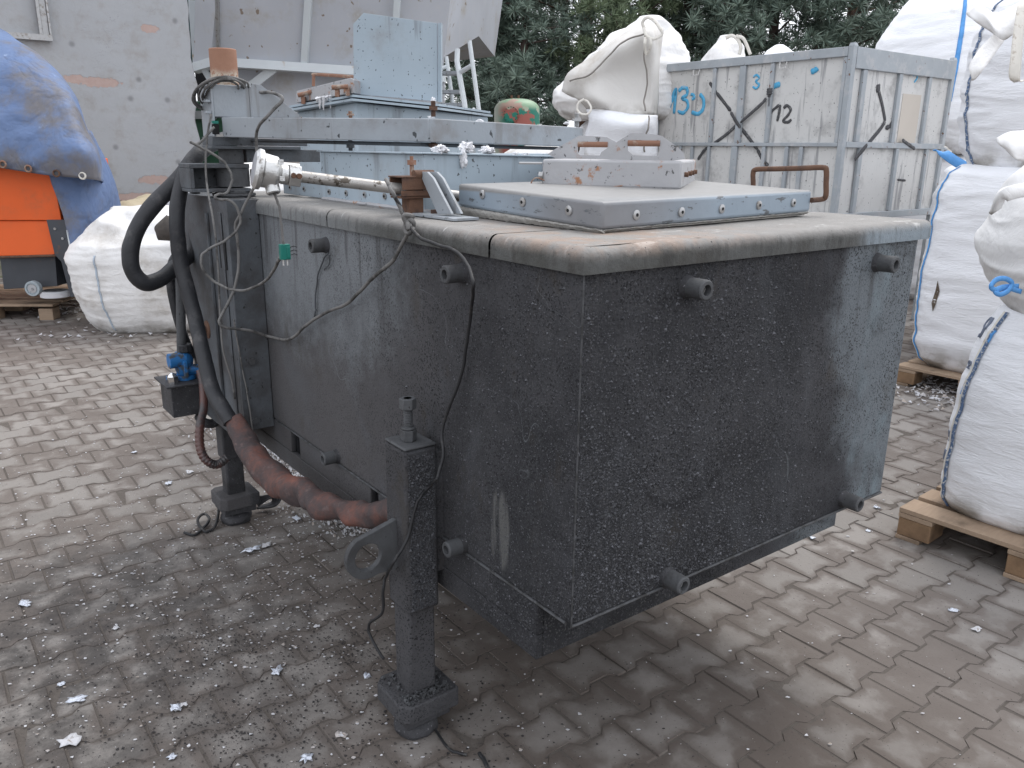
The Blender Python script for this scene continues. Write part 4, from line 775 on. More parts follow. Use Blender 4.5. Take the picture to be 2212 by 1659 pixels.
for k, (f1, f2) in enumerate(((.18, .5), (.42, .5), (.62, .5), (.85, .5))):
    p = Kp+e2*f1+Vector((0, 0, BH*f2)); dn = (e2.cross(Vector((0, 0, 1)))).normalized(); dn = dn if dn.dot(e1) < 0 else -dn; mb.cyl(p, p+dn*.012, .007, 8)
finish("side_bolts", mb, m_rust, BC)
mb = MB(MF); a = Lp+Vector((0, 0, BH*.85)); mb.tube([a, a+Vector((-.06, .03, 0))], .004, 6); finish("side_pin", mb, m_steel, BC)
mb = MB(MF); mb.cyl(Lp+(Kp-Lp)*-.02+Vector((0, 0, .03)), Lp+(Kp-Lp)*.01+Vector((0, 0, .03)), .011, 10); finish("side_bolts", mb, m_steel, BC)
fo_ = M(*(Kp+n_*.008)); fn_ = (BX*n_.x+BY*n_.y).normalized()
def onface(x, y, off=0): d = ray(x, y); return O+d*((fo_+fn_*off-O).dot(fn_)/d.dot(fn_))
ww = [onface(x, y, o_) for x, y, o_ in ((1176, 390, .01), (1160, 384, .02), (1150, 390, .02), (1148, 400, .02), (1160, 407, .01), (1190, 410, .0), (1240, 412, .0), (1290, 409, .0), (1345, 401, .0))]
mb = MB(); mb.tube(smooth(ww), .0022, 6); tag(finish("brown_wire", mb, m_rustlight, sharp=2), "bent brown wire sticking out from under the small box cover", "wire")
# ---- aluminium crusts
def crust(name, c, r, sq, seed, label, group):
    mb = MB(); rr_ = random.Random(seed); bmesh.ops.create_icosphere(mb.b, subdivisions=4, radius=1)
    for v in mb.b.verts:
        q = v.co.copy(); f = 1+.55*noise.noise(q*1.6+Vector((seed, 0, 0)))+.4*noise.noise(q*4+Vector((0, seed, 0)))+.2*noise.noise(q*9)
        v.co = c+BX*(q.x*f*r*sq[0])+BY*(q.y*f*r*sq[1])+BZ*(q.z*f*r*sq[2])
    return tag(finish(name, mb, m_alu, sharp=.8), label, 'crust', group)
AG = "white aluminium crusts on the rim"
crust("aluminium_crust", A(951, 323, Y, 0.88), .022, (.8, 1.1, .5), 1, "leftmost white aluminium crust on the blue rim", AG)
crust("aluminium_crust", A(1008, 318, Y, 0.89), .022, (.8, 1.0, .7), 2, "white aluminium crust on the rim above the hanging piece", AG)
crust("aluminium_crust", A(1000, 343, Y, 0.874), .017, (.6, .8, 1.3), 3, "white aluminium piece hanging over the edge of the blue rim", AG)
crust("aluminium_crust", A(1053, 325, Y, 0.898), .020, (.8, 1.2, .5), 4, "rightmost large white aluminium crust on the blue rim", AG)
crust("aluminium_crust", A(1112, 332, Y, 0.909), .009, (.8, 1.4, .5), 6, "tiny white aluminium crumb on the rim by the green tank", AG)
crust("aluminium_crust", A(1135, 333, Y, 0.914), .010, (.8, 1.2, .6), 7, "small white aluminium crumb on the rim near the box cover", AG)
crust("aluminium_crust", W(1036, 262, 3.3), .013, (1, 1, .5), 8, "small white crust on the swing arm left of the green tank", AG)
crust("aluminium_crust", W(936, 218, 3.12), .010, (.8, .8, 1.2), 9, "white crust on the bolt above the swing arm", AG)
crust("aluminium_crust", W(931, 253, 3.08), .009, (1.2, 1, .5), 10, "white crust at the bend of the swing arm", AG)
crust("aluminium_crust", W(1224, 266, 3.65), .010, (1.2, 1, .5), 12, "white crust near the right end of the swing arm", AG)

# ------------------------------------------------------------------ BACKGROUND
# ---- plastered wall
WO = Vector((-4.45, 12, 0)); MW = Matrix.Translation(WO) @ Matrix.Rotation(YAW-.03, 4, 'Z'); WI = MW.inverted()
WX = MW.to_3x3() @ Vector((1, 0, 0)); WN = MW.to_3x3() @ Vector((0, -1, 0))
def onwall(x, y):
    d = ray(x, y); return WI @ (O+d*((WO-O).dot(WN)/d.dot(WN)))
def wall_mat():
    t = NT("patched_grey_plaster", .9, 0, .2); x, y, z = t.sep()
    col = t.mix(t.noise(.9, 5, .6), (.34, .35, .365), (.44, .45, .465)); col = t.mix(t.ramp(t.noise(3.5, 6, .7), .45, .75), col, (.33, .32, .31))
    h = t.noise(22, 5, .7); low = t.ramp(t.math('ADD', z, t.math('MULTIPLY', t.math('SUBTRACT', t.noise(2.5, 6, .7), .5), .8)), 1.05, .75); col = t.mix(low, col, t.mix(t.noise(6, 5), (.16, .15, .11), (.26, .23, .19)))
    hole = None
    for (px, py, w_, hh) in ((322, 62, .12, .05), (215, 178, .26, .06), (165, 171, .18, .05), (337, 388, .2, .06), (300, 425, .4, .05)):
        c = onwall(px, py)
        dx = t.math('DIVIDE', t.math('SUBTRACT', x, c.x), w_); dz = t.math('DIVIDE', t.math('SUBTRACT', z, c.z), hh)
        d = t.math('SQRT', t.math('ADD', t.math('MULTIPLY', dx, dx), t.math('MULTIPLY', dz, dz))); d = t.math('ADD', d, t.math('MULTIPLY', t.math('SUBTRACT', t.noise(13, 6, .75), .5), 2.2))
        m = t.ramp(d, 1.05, .95); hole = m if hole is None else t.math('MAXIMUM', hole, m)
    for (px, py) in ((155, 95), (127, 215), (163, 218), (378, 45), (282, 213), (362, 216), (385, 350), (250, 318), (300, 172)):
        c = onwall(px*1.0, py); dx = t.math('SUBTRACT', x, c.x); dz = t.math('SUBTRACT', z, c.z); d = t.math('SQRT', t.math('ADD', t.math('MULTIPLY', dx, dx), t.math('MULTIPLY', dz, dz)))
        col = t.mix(t.math('MULTIPLY', t.ramp(d, .055, .01), .55), col, (.14, .14, .145))
    col = t.mix(hole, col, t.mix(t.noise(14, 5), (.40, .28, .245), (.50, .40, .365)))
    crack = t.ramp(t.math('ABSOLUTE', t.math('SUBTRACT', t.noise(2.2, 6, .62, (1, 1, 2.4), dist=.4), .5)), .0035, .0); crack = t.math('MULTIPLY', crack, t.ramp(t.noise(1.4, 2), .55, .62)); col = t.mix(t.math('MULTIPLY', crack, .6), col, (.12, .12, .12))
    t.color(col); t.bump(h, .35, .01); t.bump(t.math('SUBTRACT', 1, hole), .45, .03); t.bump(t.noise(1.6, 3), .4, .06); return t.m
mb = MB(MW); r = random.Random(12)
zs = [k*.12 for k in range(0, 62)]; edge = [noise.noise(Vector((z*2.3, 4, 0)))*.07+noise.noise(Vector((z*9, 8, 0)))*.035 for z in zs]
rows = []
for z, e_ in zip(zs, edge): rows.append([(x, noise.noise(Vector((x*.7, z*.7, 0)))*.02, z) for x in (-9, -7, -5, -4, -3, -2.4, -1.8, -1.2, -.8, -.4, -.15)]+[(-.02+e_, .01, z), (e_, .05, z), (e_+.01, .4, z), (-.05, .42, z)])
mb.grid(rows)
tag(finish("plaster_wall", mb, wall_mat(), origin=MW, sharp=.7), "tall grey plastered wall with patches of bare brick, behind the tarp-covered machine", "wall")
# small metal frame on the wall
def wallbox(mb, x0, z0, x1, z1, y0, y1): mb.box((x0, y0, z0), (x1, y1, z1))
c = onwall(100, 84); fr = thing("wall_frame", "thin zinc metal frame fixed high on the plastered wall", "metal frame", MW @ Matrix.Translation((c.x, -.03, c.z)))
mb = MB(MW); wallbox(mb, c.x-3, c.z-.03, c.x+.06, c.z+.04, -.10, -.03); finish("bottom_rail", mb, m_steel, fr)
mb = MB(MW); wallbox(mb, c.x-.075, c.z+.042, c.x-.04, c.z+3, -.09, -.03); wallbox(mb, c.x-.035, c.z+.042, c.x+.03, c.z+3, -.07, -.03); wallbox(mb, c.x+.035, c.z+.042, c.x+.055, c.z+3, -.10, -.03); finish("side_rail", mb, m_steel, fr)
# rubble strip at the wall base
mb = MB(MW); r = random.Random(4)
for _ in range(420):
    x, y, s_ = r.uniform(-6, .1), r.uniform(-.5, -.05), r.uniform(.02, .07); z = max(0, .62+(y)*1.1)*r.uniform(.5, 1); mb.prism([(x+s_*math.cos(q*1.57+x), y+s_*math.sin(q*1.57+x)*.8, z+r.uniform(-.02, .02)) for q in range(4)], (0, 0, s_*.8))
mb.hexa([(-9, -.6, 0), (.2, -.6, 0), (.2, -.03, 0), (-9, -.03, 0)], [(-9, -.5, .05), (.2, -.5, .05), (.2, -.03, .62), (-9, -.03, .62)])
o = finish("rubble_bank", mb, simple("mossy_rubble", (.2, .18, .15), .9, 0, .4, 5, (.11, .12, .07), 6, .45, .6, .6, 60), origin=MW); o['kind'] = 'stuff'; o['label'] = "bank of rubble along the foot of the wall"

# ---- hopper with struts
m_hop = simple("pale_grey_hopper_paint", (.50, .52, .56), .5, 0, .25, .7, (.40, .37, .33), 1.6, .5, .75, .3, 3, ((.25, .2, .16), 9), (.50, .51, .53))
m_hoplight = simple("white_grey_frame_paint", (.60, .64, .66), .5, 0, .12, 3, (.42, .33, .24), 4, .62, .75)
HP = thing("steel_hopper", "huge pale grey steel hopper on a white frame rising behind the furnace", "hopper", Vector((-2.8, 14, 0)))
mb = MB()
def wq(x, y, d): return W(x, y, d)
f0 = [wq(418, 140, 13.2), wq(455, 131, 13.0), wq(700, 148, 13.4), wq(955, 170, 13.9)]; f1 = [wq(424, -120, 12.5), wq(478, -120, 12.2), wq(720, -120, 12.6), wq(985, -120, 13.2)]
rt0, rt1, rt2 = wq(953, 127, 14.2), wq(1034, 78, 15.2), wq(1062, -120, 15.6)
V0 = [mb.v(p) for p in f0]; V1 = [mb.v(p) for p in f1]
for k in range(3): mb.face([V0[k], V0[k+1], V1[k+1], V1[k]])
a, b_, c = mb.v(rt0), mb.v(rt1), mb.v(rt2); mb.face([V0[3], a, b_, c, V1[3]])
# back side closes the body
bk = [mb.v(p+Vector((.2, 3.2, 0))) for p in (f0[0], rt1, rt2, f1[0])]; mb.face([V0[0], bk[0], bk[3], V1[0]]); mb.face([bk[0], bk[1], bk[2], bk[3]]); mb.face([b_, bk[1], bk[2], c]); mb.face([V0[0], V0[1], V0[2], V0[3], a, b_, bk[1], bk[0]])
finish("hopper_shell", mb, m_hop, HP, sharp=.2)
def bar(p, q, w_, d_, m, parent, name):                        # flat bar from p to q
    p, q = Vector(p), Vector(q); t_ = (q-p).normalized(); u = t_.cross(Vector((0, -1, 0))).normalized()*w_/2; n = Vector((0, d_, 0)); mb = MB()
    mb.hexa([p-u, p+u, p+u+n, p-u+n], [q-u, q+u, q+u+n, q-u+n]); return finish(name, mb, m, parent, bevel=.004)
bar(wq(655, 150, 13.25), wq(672, -120, 12.5), .10, .1, m_hoplight, HP, "rib"); bar(wq(846, 160, 13.5), wq(866, -120, 12.8), .09, .1, m_hoplight, HP, "rib")
bar(wq(470, 131, 12.95), wq(466, -120, 12.15), .05, .06, m_steel, HP, "rib")
mb = MB()
for (x0, y0, z0, x1, y1, z1) in ((412, 146, 13.1, 459, 132, 12.95), (459, 132, 12.95, 765, 152, 13.3), (765, 152, 13.3, 960, 168, 13.75)):
    p, q = wq(x0, y0, z0), wq(x1, y1, z1); h = Vector((0, 0, .125)); n = Vector((0, .3, 0)); mb.hexa([p-h*.5, q-h*.5, q-h*.5+n, p-h*.5+n], [p+h*.5, q+h*.5, q+h*.5+n, p+h*.5+n])
finish("rim_beam", mb, m_hoplight, HP)
mb = MB(); pp = [wq(512, 150, 13.6), wq(960, 175, 14.2), wq(960, 345, 14.2), wq(512, 345, 13.6)]; mb.prism(pp, (0, .1, 0)); finish("skirt_panel", mb, m_hop, HP)
bar(wq(534, 192, 13.3), wq(592, 146, 13.2), .13, .05, m_hoplight, HP, "brace"); bar(wq(440, 150, 13.2), wq(470, 200, 13.2), .09, .05, m_hoplight, HP, "brace")
bar(wq(415, 0, 13.05), wq(425, 140, 13.2), .12, .3, m_hoplight, HP, "post"); bar(wq(443, -100, 12.9), wq(447, 132, 13.1), .22, .1, m_hop, HP, "post")
bar(wq(404, -100, 13.4), wq(414, 150, 13.5), .10, .2, simple("dark_green_edge", (.03, .07, .07)), HP, "post")
for x in (480, 940, 700): bar(wq(x, 160, 14.6), Vector((wq(x, 160, 14.6).x, 14.6, 0)), .16, .16, m_hoplight, HP, "support_leg")
# dark green machine in the gap by the wall
GM = thing("green_machine", "dark green machine in shadow between the wall and the hopper", "machine", Vector((wq(440, 300, 13.8).x, 13.8, 0)))
m_dg = simple("dark_green_paint", (.012, .06, .03), .5, 0, .4, 3); p = wq(405, 218, 13.8); q = wq(475, 330, 13.8)
mb = MB(); mb.box((p.x, 13.8, .0), (q.x+.3, 14.6, p.z)); finish("machine_body", mb, m_dg, GM, bevel=.02)
mb = MB(); z_ = wq(430, 240, 13.7).z; mb.box((p.x, 13.6, z_-.12), (q.x, 13.79, z_)); mb.box((p.x, 13.6, z_-.7), (q.x-.2, 13.79, z_-.62)); finish("machine_ledge", mb, simple("grey_ledge", (.2, .21, .21)), GM)
mb = MB(); p = wq(405, 150, 14.3); mb.box((p.x, 14.62, .0), (p.x+.9, 14.7, 4)); finish("gap_shade_sheet", mb, m_dark, GM)  # near-black sheet standing in for the shade deep in the gap

# ---- white steel stair
ST = thing("steel_stair", "white steel stair frame with grey treads right of the hopper", "stairs", Vector((wq(1000, 250, 13).x, 13, 0)))
def pole(pts, r_, nm="rail"): mb = MB(); mb.tube([W(*p) for p in pts], r_, 8); return finish(nm, mb, m_hoplight, ST)
pole([(1014, 88, 12.6), (1037, 257, 12.6), (1044, 320, 12.6)], .032); pole([(988, 105, 13.0), (987, 132, 13.0), (1003, 222, 12.7), (1012, 300, 12.7)], .04); pole([(964, 122, 13.4), (983, 257, 13.4), (990, 320, 13.4)], .03)
pole([(996, 155, 12.9), (1020, 141, 12.6)], .035); pole([(950, 150, 13.4), (968, 142, 13.4)], .03); pole([(1008, 240, 12.9), (1012, 262, 12.9)], .03); pole([(1024, 235, 12.6), (1013, 262, 12.8)], .025); pole([(958, 226, 13), (966, 262, 13)], .04)
for (x0, x1, y0, th2) in ((950, 987, 153, .05), (950, 992, 194, .05), (945, 1005, 222, .05), (940, 1004, 235, .08)):
    mb = MB(); a, b_ = W(x0, y0, 13.2), W(x1, y0, 12.9); mb.hexa([a-BZ*th2, b_-BZ*th2, b_-BZ*th2+Vector((0, .25, 0)), a-BZ*th2+Vector((0, .25, 0))], [a, b_, b_+Vector((0, .25, 0)), a+Vector((0, .25, 0))]); finish("tread", mb, m_arm, ST)
for x, Y_ in ((1044, 12.6), (1012, 12.7), (990, 13.4)): p = W(x, 318, Y_); mb = MB(); mb.cyl(p, Vector((p.x, p.y, 0)), .04, 8); finish("post", mb, m_hoplight, ST)

# ---- charging box behind the furnace (open blue-grey box with upright plate)
CB = thing("charging_box", "blue-grey steel box with a tall upright plate standing behind the furnace", "steel box", Vector((W(800, 300, 4.7).x, 4.7, 0)))
D0 = 4.6
mb = MB(); pl2 = [W(x, y, d) for x, y, d in ((763, 52, 4.60), (785, 28, 4.60), (944, 50, 4.62), (945, 219, 4.62), (764, 203, 4.60))]; mb.prism(pl2, (.002, .008, 0)); up_ = finish("upright_plate", mb, m_blue, CB, bevel=.001)
mb = MB(); a, b_ = W(946, 50, 4.62), W(946, 220, 4.62); mb.hexa([b_, b_+Vector((.018, -.02, 0)), b_+Vector((.022, .02, 0)), b_+Vector((.002, .02, 0))], [a, a+Vector((.018, -.02, 0)), a+Vector((.022, .02, 0)), a+Vector((.002, .02, 0))]); finish("plate_flange", mb, m_blue, up_)
rim = [(625, 228, 4.9), (762, 204, 4.5), (948, 224, 4.55)]
pr = [W(*q) for q in rim]; far = Vector((.25, .85, 0))
mb = MB()
for th2, dz, ou in ((.012, 0, 0), (.012, -.02, .012)):
    P3 = [pr[0]+Vector((-ou, -ou, dz)), pr[1]+Vector((0, -ou*1.5, dz)), pr[2]+Vector((ou, -ou, dz)), pr[2]+far+Vector((ou, ou, dz)), pr[0]+far+Vector((-ou, ou, dz))]; mb.hexa([p-BZ*th2 for p in P3], P3)
finish("box_rim", mb, m_blue, CB)
mb = MB(); low = [p+(Vector((.03, .03, 0)) if k == 0 else Vector((0, .05, 0)) if k == 1 else Vector((-.03, .03, 0))) for k, p in enumerate(pr)]; ring = [low[0], low[1], low[2], pr[2]+far*.95, pr[0]+far*.95]; mb.hexa([Vector((p.x, p.y, 0)) for p in ring], [p-BZ*.034 for p in ring]); finish("box_body", mb, m_blue, CB, bevel=.01)
mb = MB(); sl_ = [W(x, y, d) for x, y, d in ((640, 222, 4.88), (640, 197, 4.88), (757, 168, 4.52), (764, 172, 4.5), (764, 201, 4.5))]; mb.prism(sl_, (.05, .3, 0)); finish("sloping_cover", mb, m_cover, CB, bevel=.003)
for x, y, x2, y2, d in ((644, 206, 674, 198, 4.78), (717, 189, 752, 187, 4.5)):
    mb = MB(); mb.cyl(W(x, y, d), W(x2, y2, d), .012, 12); a = W(x+6, y+2, d); mb.box(a-Vector((0, 0, .04)), a+Vector((.02, .03, 0))); a = W(x2-6, y2+2, d); mb.box(a-Vector((0, 0, .04)), a+Vector((.02, .03, 0))); finish("roller_hinge", mb, m_rustlight, CB)
mb = MB(); mb.tube(smooth([W(677, 186, 4.95), W(678, 165, 4.95), W(682, 161, 4.95), W(763, 166, 4.8)], 5), .009, 8); finish("bar_handle", mb, m_rustlight, CB)
mb = MB(); mb.cyl(W(611, 227, 4.5), W(650, 256, 4.3), .009, 8); finish("rust_rod", mb, m_rust, CB)
r = random.Random(3)
for k, (x, y0, y1) in enumerate(((690, 210, 235), (698, 208, 238), (713, 206, 234), (705, 208, 220), (684, 211, 222))):
    mb = MB(); p0, p1 = W(x, y0, 4.64), W(x+1, y1, 4.66); mb.tube([p0, p0.lerp(p1, .3)+Vector((.004, 0, 0)), p0.lerp(p1, .7), p1], [.010, .009, .006, .002], 8); finish("aluminium_drip", mb, m_alu, CB)

# ---- metal box container
CL = Vector((5.3198, 2.7979, 0)); CX1, CY1 = 7.02, 4.95; CZ0, CZ1 = 1.04, 2.425
m_cpan = simple("worn_white_grey_panel", (.60, .595, .58), .6, 0, .12, 2.5, (.30, .295, .29), 3.2, .50, .72, .15, 20, ((.12, .12, .12), 60), (.22, .22, .23))
m_crail = simple("grey_blue_rail_paint", (.36, .39, .415), .6, 0, .22, 5, (.42, .43, .44), 8, .5, .65, .2, 50, ((.16, .09, .06), 24))
m_spray_b = simple("blue_spray_paint", (.10, .42, .68), .8, 0, .25, 30, (.4, .5, .55), 26, .56, .7); m_spray_k = simple("black_spray_paint", (.085, .085, .09), .85, 0, .5, 30, (.2, .2, .2), 26, .55, .7)
CN = thing("box_container", "pale metal box container with grey ribs and spray-painted numbers behind the furnace", "container", MF @ Matrix.Translation((CL.x, CL.y, 0)))
mb = MB(MF); x0, y0 = CL.x, CL.y; e = .03
mb.box((x0+e, y0+e, CZ0+.05), (x0+e+.01, CY1-e, CZ1-.04)); finish("side_panel", mb, m_cpan, CN); mb = MB(MF); mb.box((x0+e+.011, y0+e, CZ0+.05), (CX1-e, y0+e+.01, CZ1-.04)); finish("end_panel", mb, m_cpan, CN)
mb = MB(MF); mb.box((CX1-e-.01, y0+e+.011, CZ0+.05), (CX1-e, CY1-e, CZ1-.04)); mb.box((x0+e+.011, CY1-e-.01, CZ0+.05), (CX1-e-.011, CY1-e, CZ1-.04)); mb.box((x0+e+.011, y0+e+.011, CZ0+.05), (CX1-e-.011, CY1-e-.011, CZ0+.07)); finish("back_panels", mb, m_cpan, CN)
def cr(a, b_, nm="rib"): mb = MB(MF); mb.box(a, b_); return finish(nm, mb, m_crail, CN, bevel=.004)
for (x, y) in ((x0, y0), (CX1-.05, y0), (x0, CY1-.05), (CX1-.05, CY1-.05)): cr((x, y, 0), (x+.05, y+.05, CZ1), "corner_post")
cr((x0-.004, y0+.052, CZ1-.075), (x0+.046, CY1-.052, CZ1-.002), "top_rail"); cr((x0+.052, y0-.004, CZ1-.165), (CX1-.052, y0+.045, CZ1-.002), "top_rail"); cr((CX1-.046, y0+.052, CZ1-.075), (CX1, CY1-.052, CZ1-.002), "top_rail"); cr((x0+.052, CY1-.046, CZ1-.075), (CX1-.052, CY1, CZ1-.002), "top_rail")
cr((x0, y0+.052, CZ0), (x0+.046, CY1-.052, CZ0+.06), "bottom_rail"); cr((x0+.052, y0, CZ0), (CX1-.052, y0+.045, CZ0+.06), "bottom_rail")
def sideY(px, py): return L(A(px, py, X, x0)).y
def endX(px, py): return L(A(px, py, Y, y0)).x
zm = L(A(1640, 312, X, x0)).z
cr((x0-.002, y0+.052, zm-.016), (x0+.03, CY1-.052, zm+.016), "mid_rail"); cr((x0+.052, y0-.002, zm-.022), (CX1-.052, y0+.03, zm+.026), "mid_rail")
for px, w_ in ((1538, .018), (1598, .033), (1661, .02)): y = sideY(px, 220); cr((x0+.002, y-w_, zm+.018), (x0+.03, y+w_, CZ1-.077))
for px, w_ in ((1464, .012), (1489, .014), (1525, .014), (1580, .033), (1643, .018), (1692, .018), (1723, .018)): y = sideY(px, 380); cr((x0+.002, y-w_, CZ0+.061), (x0+.03, y+w_, zm-.018))
y = sideY(1805, 300); cr((x0+.003, y0+.053, zm+.018), (x0+.031, y0+.085, CZ1-.077))
for px, w_ in ((1866, .05), (1944, .045), (2008, .04)):
    x = endX(px, 200); cr((x-w_*.6, y0+.002, zm+.028), (x+w_*.6, y0+.03, CZ1-.167)); x = endX(px-14, 400); cr((x-w_*.55, y0+.002, CZ0+.061), (x+w_*.55, y0+.03, zm-.024))
xb = [endX(1958, 200), endX(1998, 200)]; mb = MB(MF); mb.box((xb[0], y0+.027, zm+.03), (xb[1], y0+.0295, CZ1-.32)); finish("board_patch", mb, simple("beige_board", (.55, .50, .44), .7, 0, .1, 4), CN)
for px, py in ((1506, 136), (1694, 120)):
    p = L(A(px, py, X, x0)); mb = MB(MF); z_ = CZ1-.078
    mb.tube([(x0-.0, p.y+.035, z_), (x0-.008, p.y+.03, z_-.05), (x0-.008, p.y-.03, z_-.05), (x0, p.y-.035, z_)], .006, 6); finish("hook", mb, m_cpan, CN)
for x, y in ((x0+.0, y0+.0), (CX1-.06, y0), (x0, CY1-.06)): mb = MB(MF); mb.hexa([(x, y, CZ1), (x+.06, y, CZ1), (x+.06, y+.05, CZ1), (x, y+.05, CZ1)], [(x+.008, y+.01, CZ1+.026), (x+.05, y+.01, CZ1+.026), (x+.05, y+.045, CZ1+.026), (x+.008, y+.045, CZ1+.026)]); finish("stacking_lug", mb, m_crail, CN)
# spray marks : brush strokes lying on the panel
def stroke(pts, w_, m, plane, v, parent, name="spray_mark", off=.003, wav=.25, seed=0):
    """flat ribbon following pts on a furnace-frame plane"""
    P_ = smooth([L(A(x, y, plane, v)) for x, y in pts], 6) if len(pts) > 2 else [L(A(*pts[0], plane, v)).lerp(L(A(*pts[1], plane, v)), k/10) for k in range(11)]
    mb = MB(MF); nrm = Vector((-1, 0, 0)) if plane == X else Vector((0, -1, 0)); Ls, Rs = [], []
    for i, p in enumerate(P_):
        t_ = (P_[min(i+1, len(P_)-1)]-P_[max(i-1, 0)]).normalized(); u = t_.cross(nrm).normalized(); ww_ = w_*(1+wav*noise.noise(Vector((i*.5, seed, w_*99)))); e_ = .6 if i in (0, len(P_)-1) else 1
        q = p+nrm*off; Ls.append(q-u*ww_*.5*e_); Rs.append(q+u*ww_*.5*e_)
    top = [mb.v(p) for p in Ls], [mb.v(p) for p in Rs]
    for i in range(len(P_)-1): mb.face([top[0][i], top[0][i+1], top[1][i+1], top[1][i]])
    return finish(name, mb, m, parent, thick=.0004)
vx = x0+.0295
SB = [([(1440, 243), (1452, 215), (1461, 190)], .045), ([(1440, 243), (1434, 247), (1432, 243)], .025), ([(1461, 190), (1459, 215), (1456, 246)], .035),
      ([(1466, 198), (1474, 190), (1484, 192), (1484, 205), (1474, 212), (1484, 218), (1486, 232), (1476, 244), (1464, 240)], .035),
      ([(1492, 204), (1498, 205), (1500, 212), (1494, 214)], .03), ([(1512, 203), (1520, 215), (1519, 235), (1508, 246), (1494, 242)], .038)]
for k, (pts, w_) in enumerate(SB): stroke(pts, w_, m_spray_b, X, vx, CN, "blue_spray_number", seed=k)
stroke([(1627, 167), (1634, 162), (1640, 168), (1633, 176), (1640, 183), (1634, 191), (1626, 187)], .02, m_spray_b, X, vx, CN, "blue_spray_number")
for k, pts in enumerate(([(1660, 242), (1662, 250), (1668, 240), (1684, 226)], [(1686, 226), (1683, 245), (1679, 262)], [(1693, 234), (1700, 228), (1708, 236), (1703, 248), (1692, 261), (1702, 264), (1710, 258)])): stroke(pts, .026, m_spray_k, X, vx, CN, "black_spray_number", seed=k)
vk = x0-.0008
for k, pts in enumerate(([(1533, 178), (1548, 200)], [(1548, 200), (1579, 240)], [(1579, 242), (1590, 262), (1600, 276)], [(1600, 275), (1618, 298), (1636, 322)], [(1636, 322), (1648, 345), (1660, 358)], [(1664, 195), (1661, 210)], [(1656, 212), (1645, 225), (1600, 265)], [(1598, 264), (1570, 290), (1540, 312)], [(1540, 312), (1522, 325), (1508, 345)])):
    stroke(pts, .032 if k < 5 else .03, m_spray_k, X, vk if k in (2, 5, 6) else vx, CN, "black_spray_cross", off=.0022+k*.0004, seed=k)
stroke([(1664, 190), (1663, 205)], .06, m_spray_k, X, vk, CN, "black_spray_cross", off=.0075)
stroke([(1662, 205), (1661, 230)], .01, m_spray_k, X, vk, CN, "black_spray_cross", off=.0035); stroke([(1668, 188), (1678, 184), (1686, 182)], .045, m_spray_b, X, vx, CN, "blue_spray_blot", off=.004); stroke([(1752, 156), (1762, 151), (1766, 146)], .045, m_spray_b, X, vx, CN, "blue_spray_blot", off=.004)
vy = y0+.0295
for k, pts in enumerate(([(1897, 182), (1896, 200)], [(1897, 195), (1905, 225), (1912, 262)], [(1912, 262), (1900, 280), (1873, 312)], [(1873, 312), (1858, 330), (1845, 345)], [(1934, 250), (1922, 272), (1912, 276)])):
    stroke(pts, .06 if k == 0 else .04, m_spray_k, Y, vy if k not in (3,) else y0, CN, "black_spray_cross", off=.0022+k*.0004, seed=k+3)
stroke([(1948, 302), (1962, 312), (1976, 322)], .032, m_spray_k, Y, y0-.002, CN, "black_spray_cross", off=.0028)
stroke([(1972, 163), (1978, 160), (1981, 168), (1974, 178)], .018, m_spray_b, Y, vy, CN, "blue_spray_number"); stroke([(1938, 388), (1956, 390)], .02, m_spray_k, Y, y0+.0295, CN, "black_tape_mark")

# ---- crumpled sheets
def drape(name, rows_px, m, label, cat, sub=5, amp=.02, fr=5, thick=.004, seed=0, parent=None):
    """cloth through rows of (px, py, distance) points"""
    R_ = [smooth([W(*q) for q in r_], sub) for r_ in rows_px]; cols = list(zip(*R_)); cols = [smooth(c_, sub) for c_ in cols]; grid_ = list(zip(*cols)); mb = MB()
    out = []
    for r_ in grid_:
        rr_ = []
        for p in r_:
            q = p*fr+Vector((seed, 0, 0)); f = (1-abs(noise.noise(q)*2.2))+(1-abs(noise.noise(q*2.1)*2.2))*.45+noise.noise(q*.5)*.8; d = (p-O).normalized(); rr_.append(p-Vector((d.x*.3, d.y, -.2))*f*amp)
        out.append(rr_)
    mb.grid(out); o = finish(name, mb, m, parent, sharp=2.5, thick=thick, keep=True)
    return tag(o, label, cat) if parent is None else o
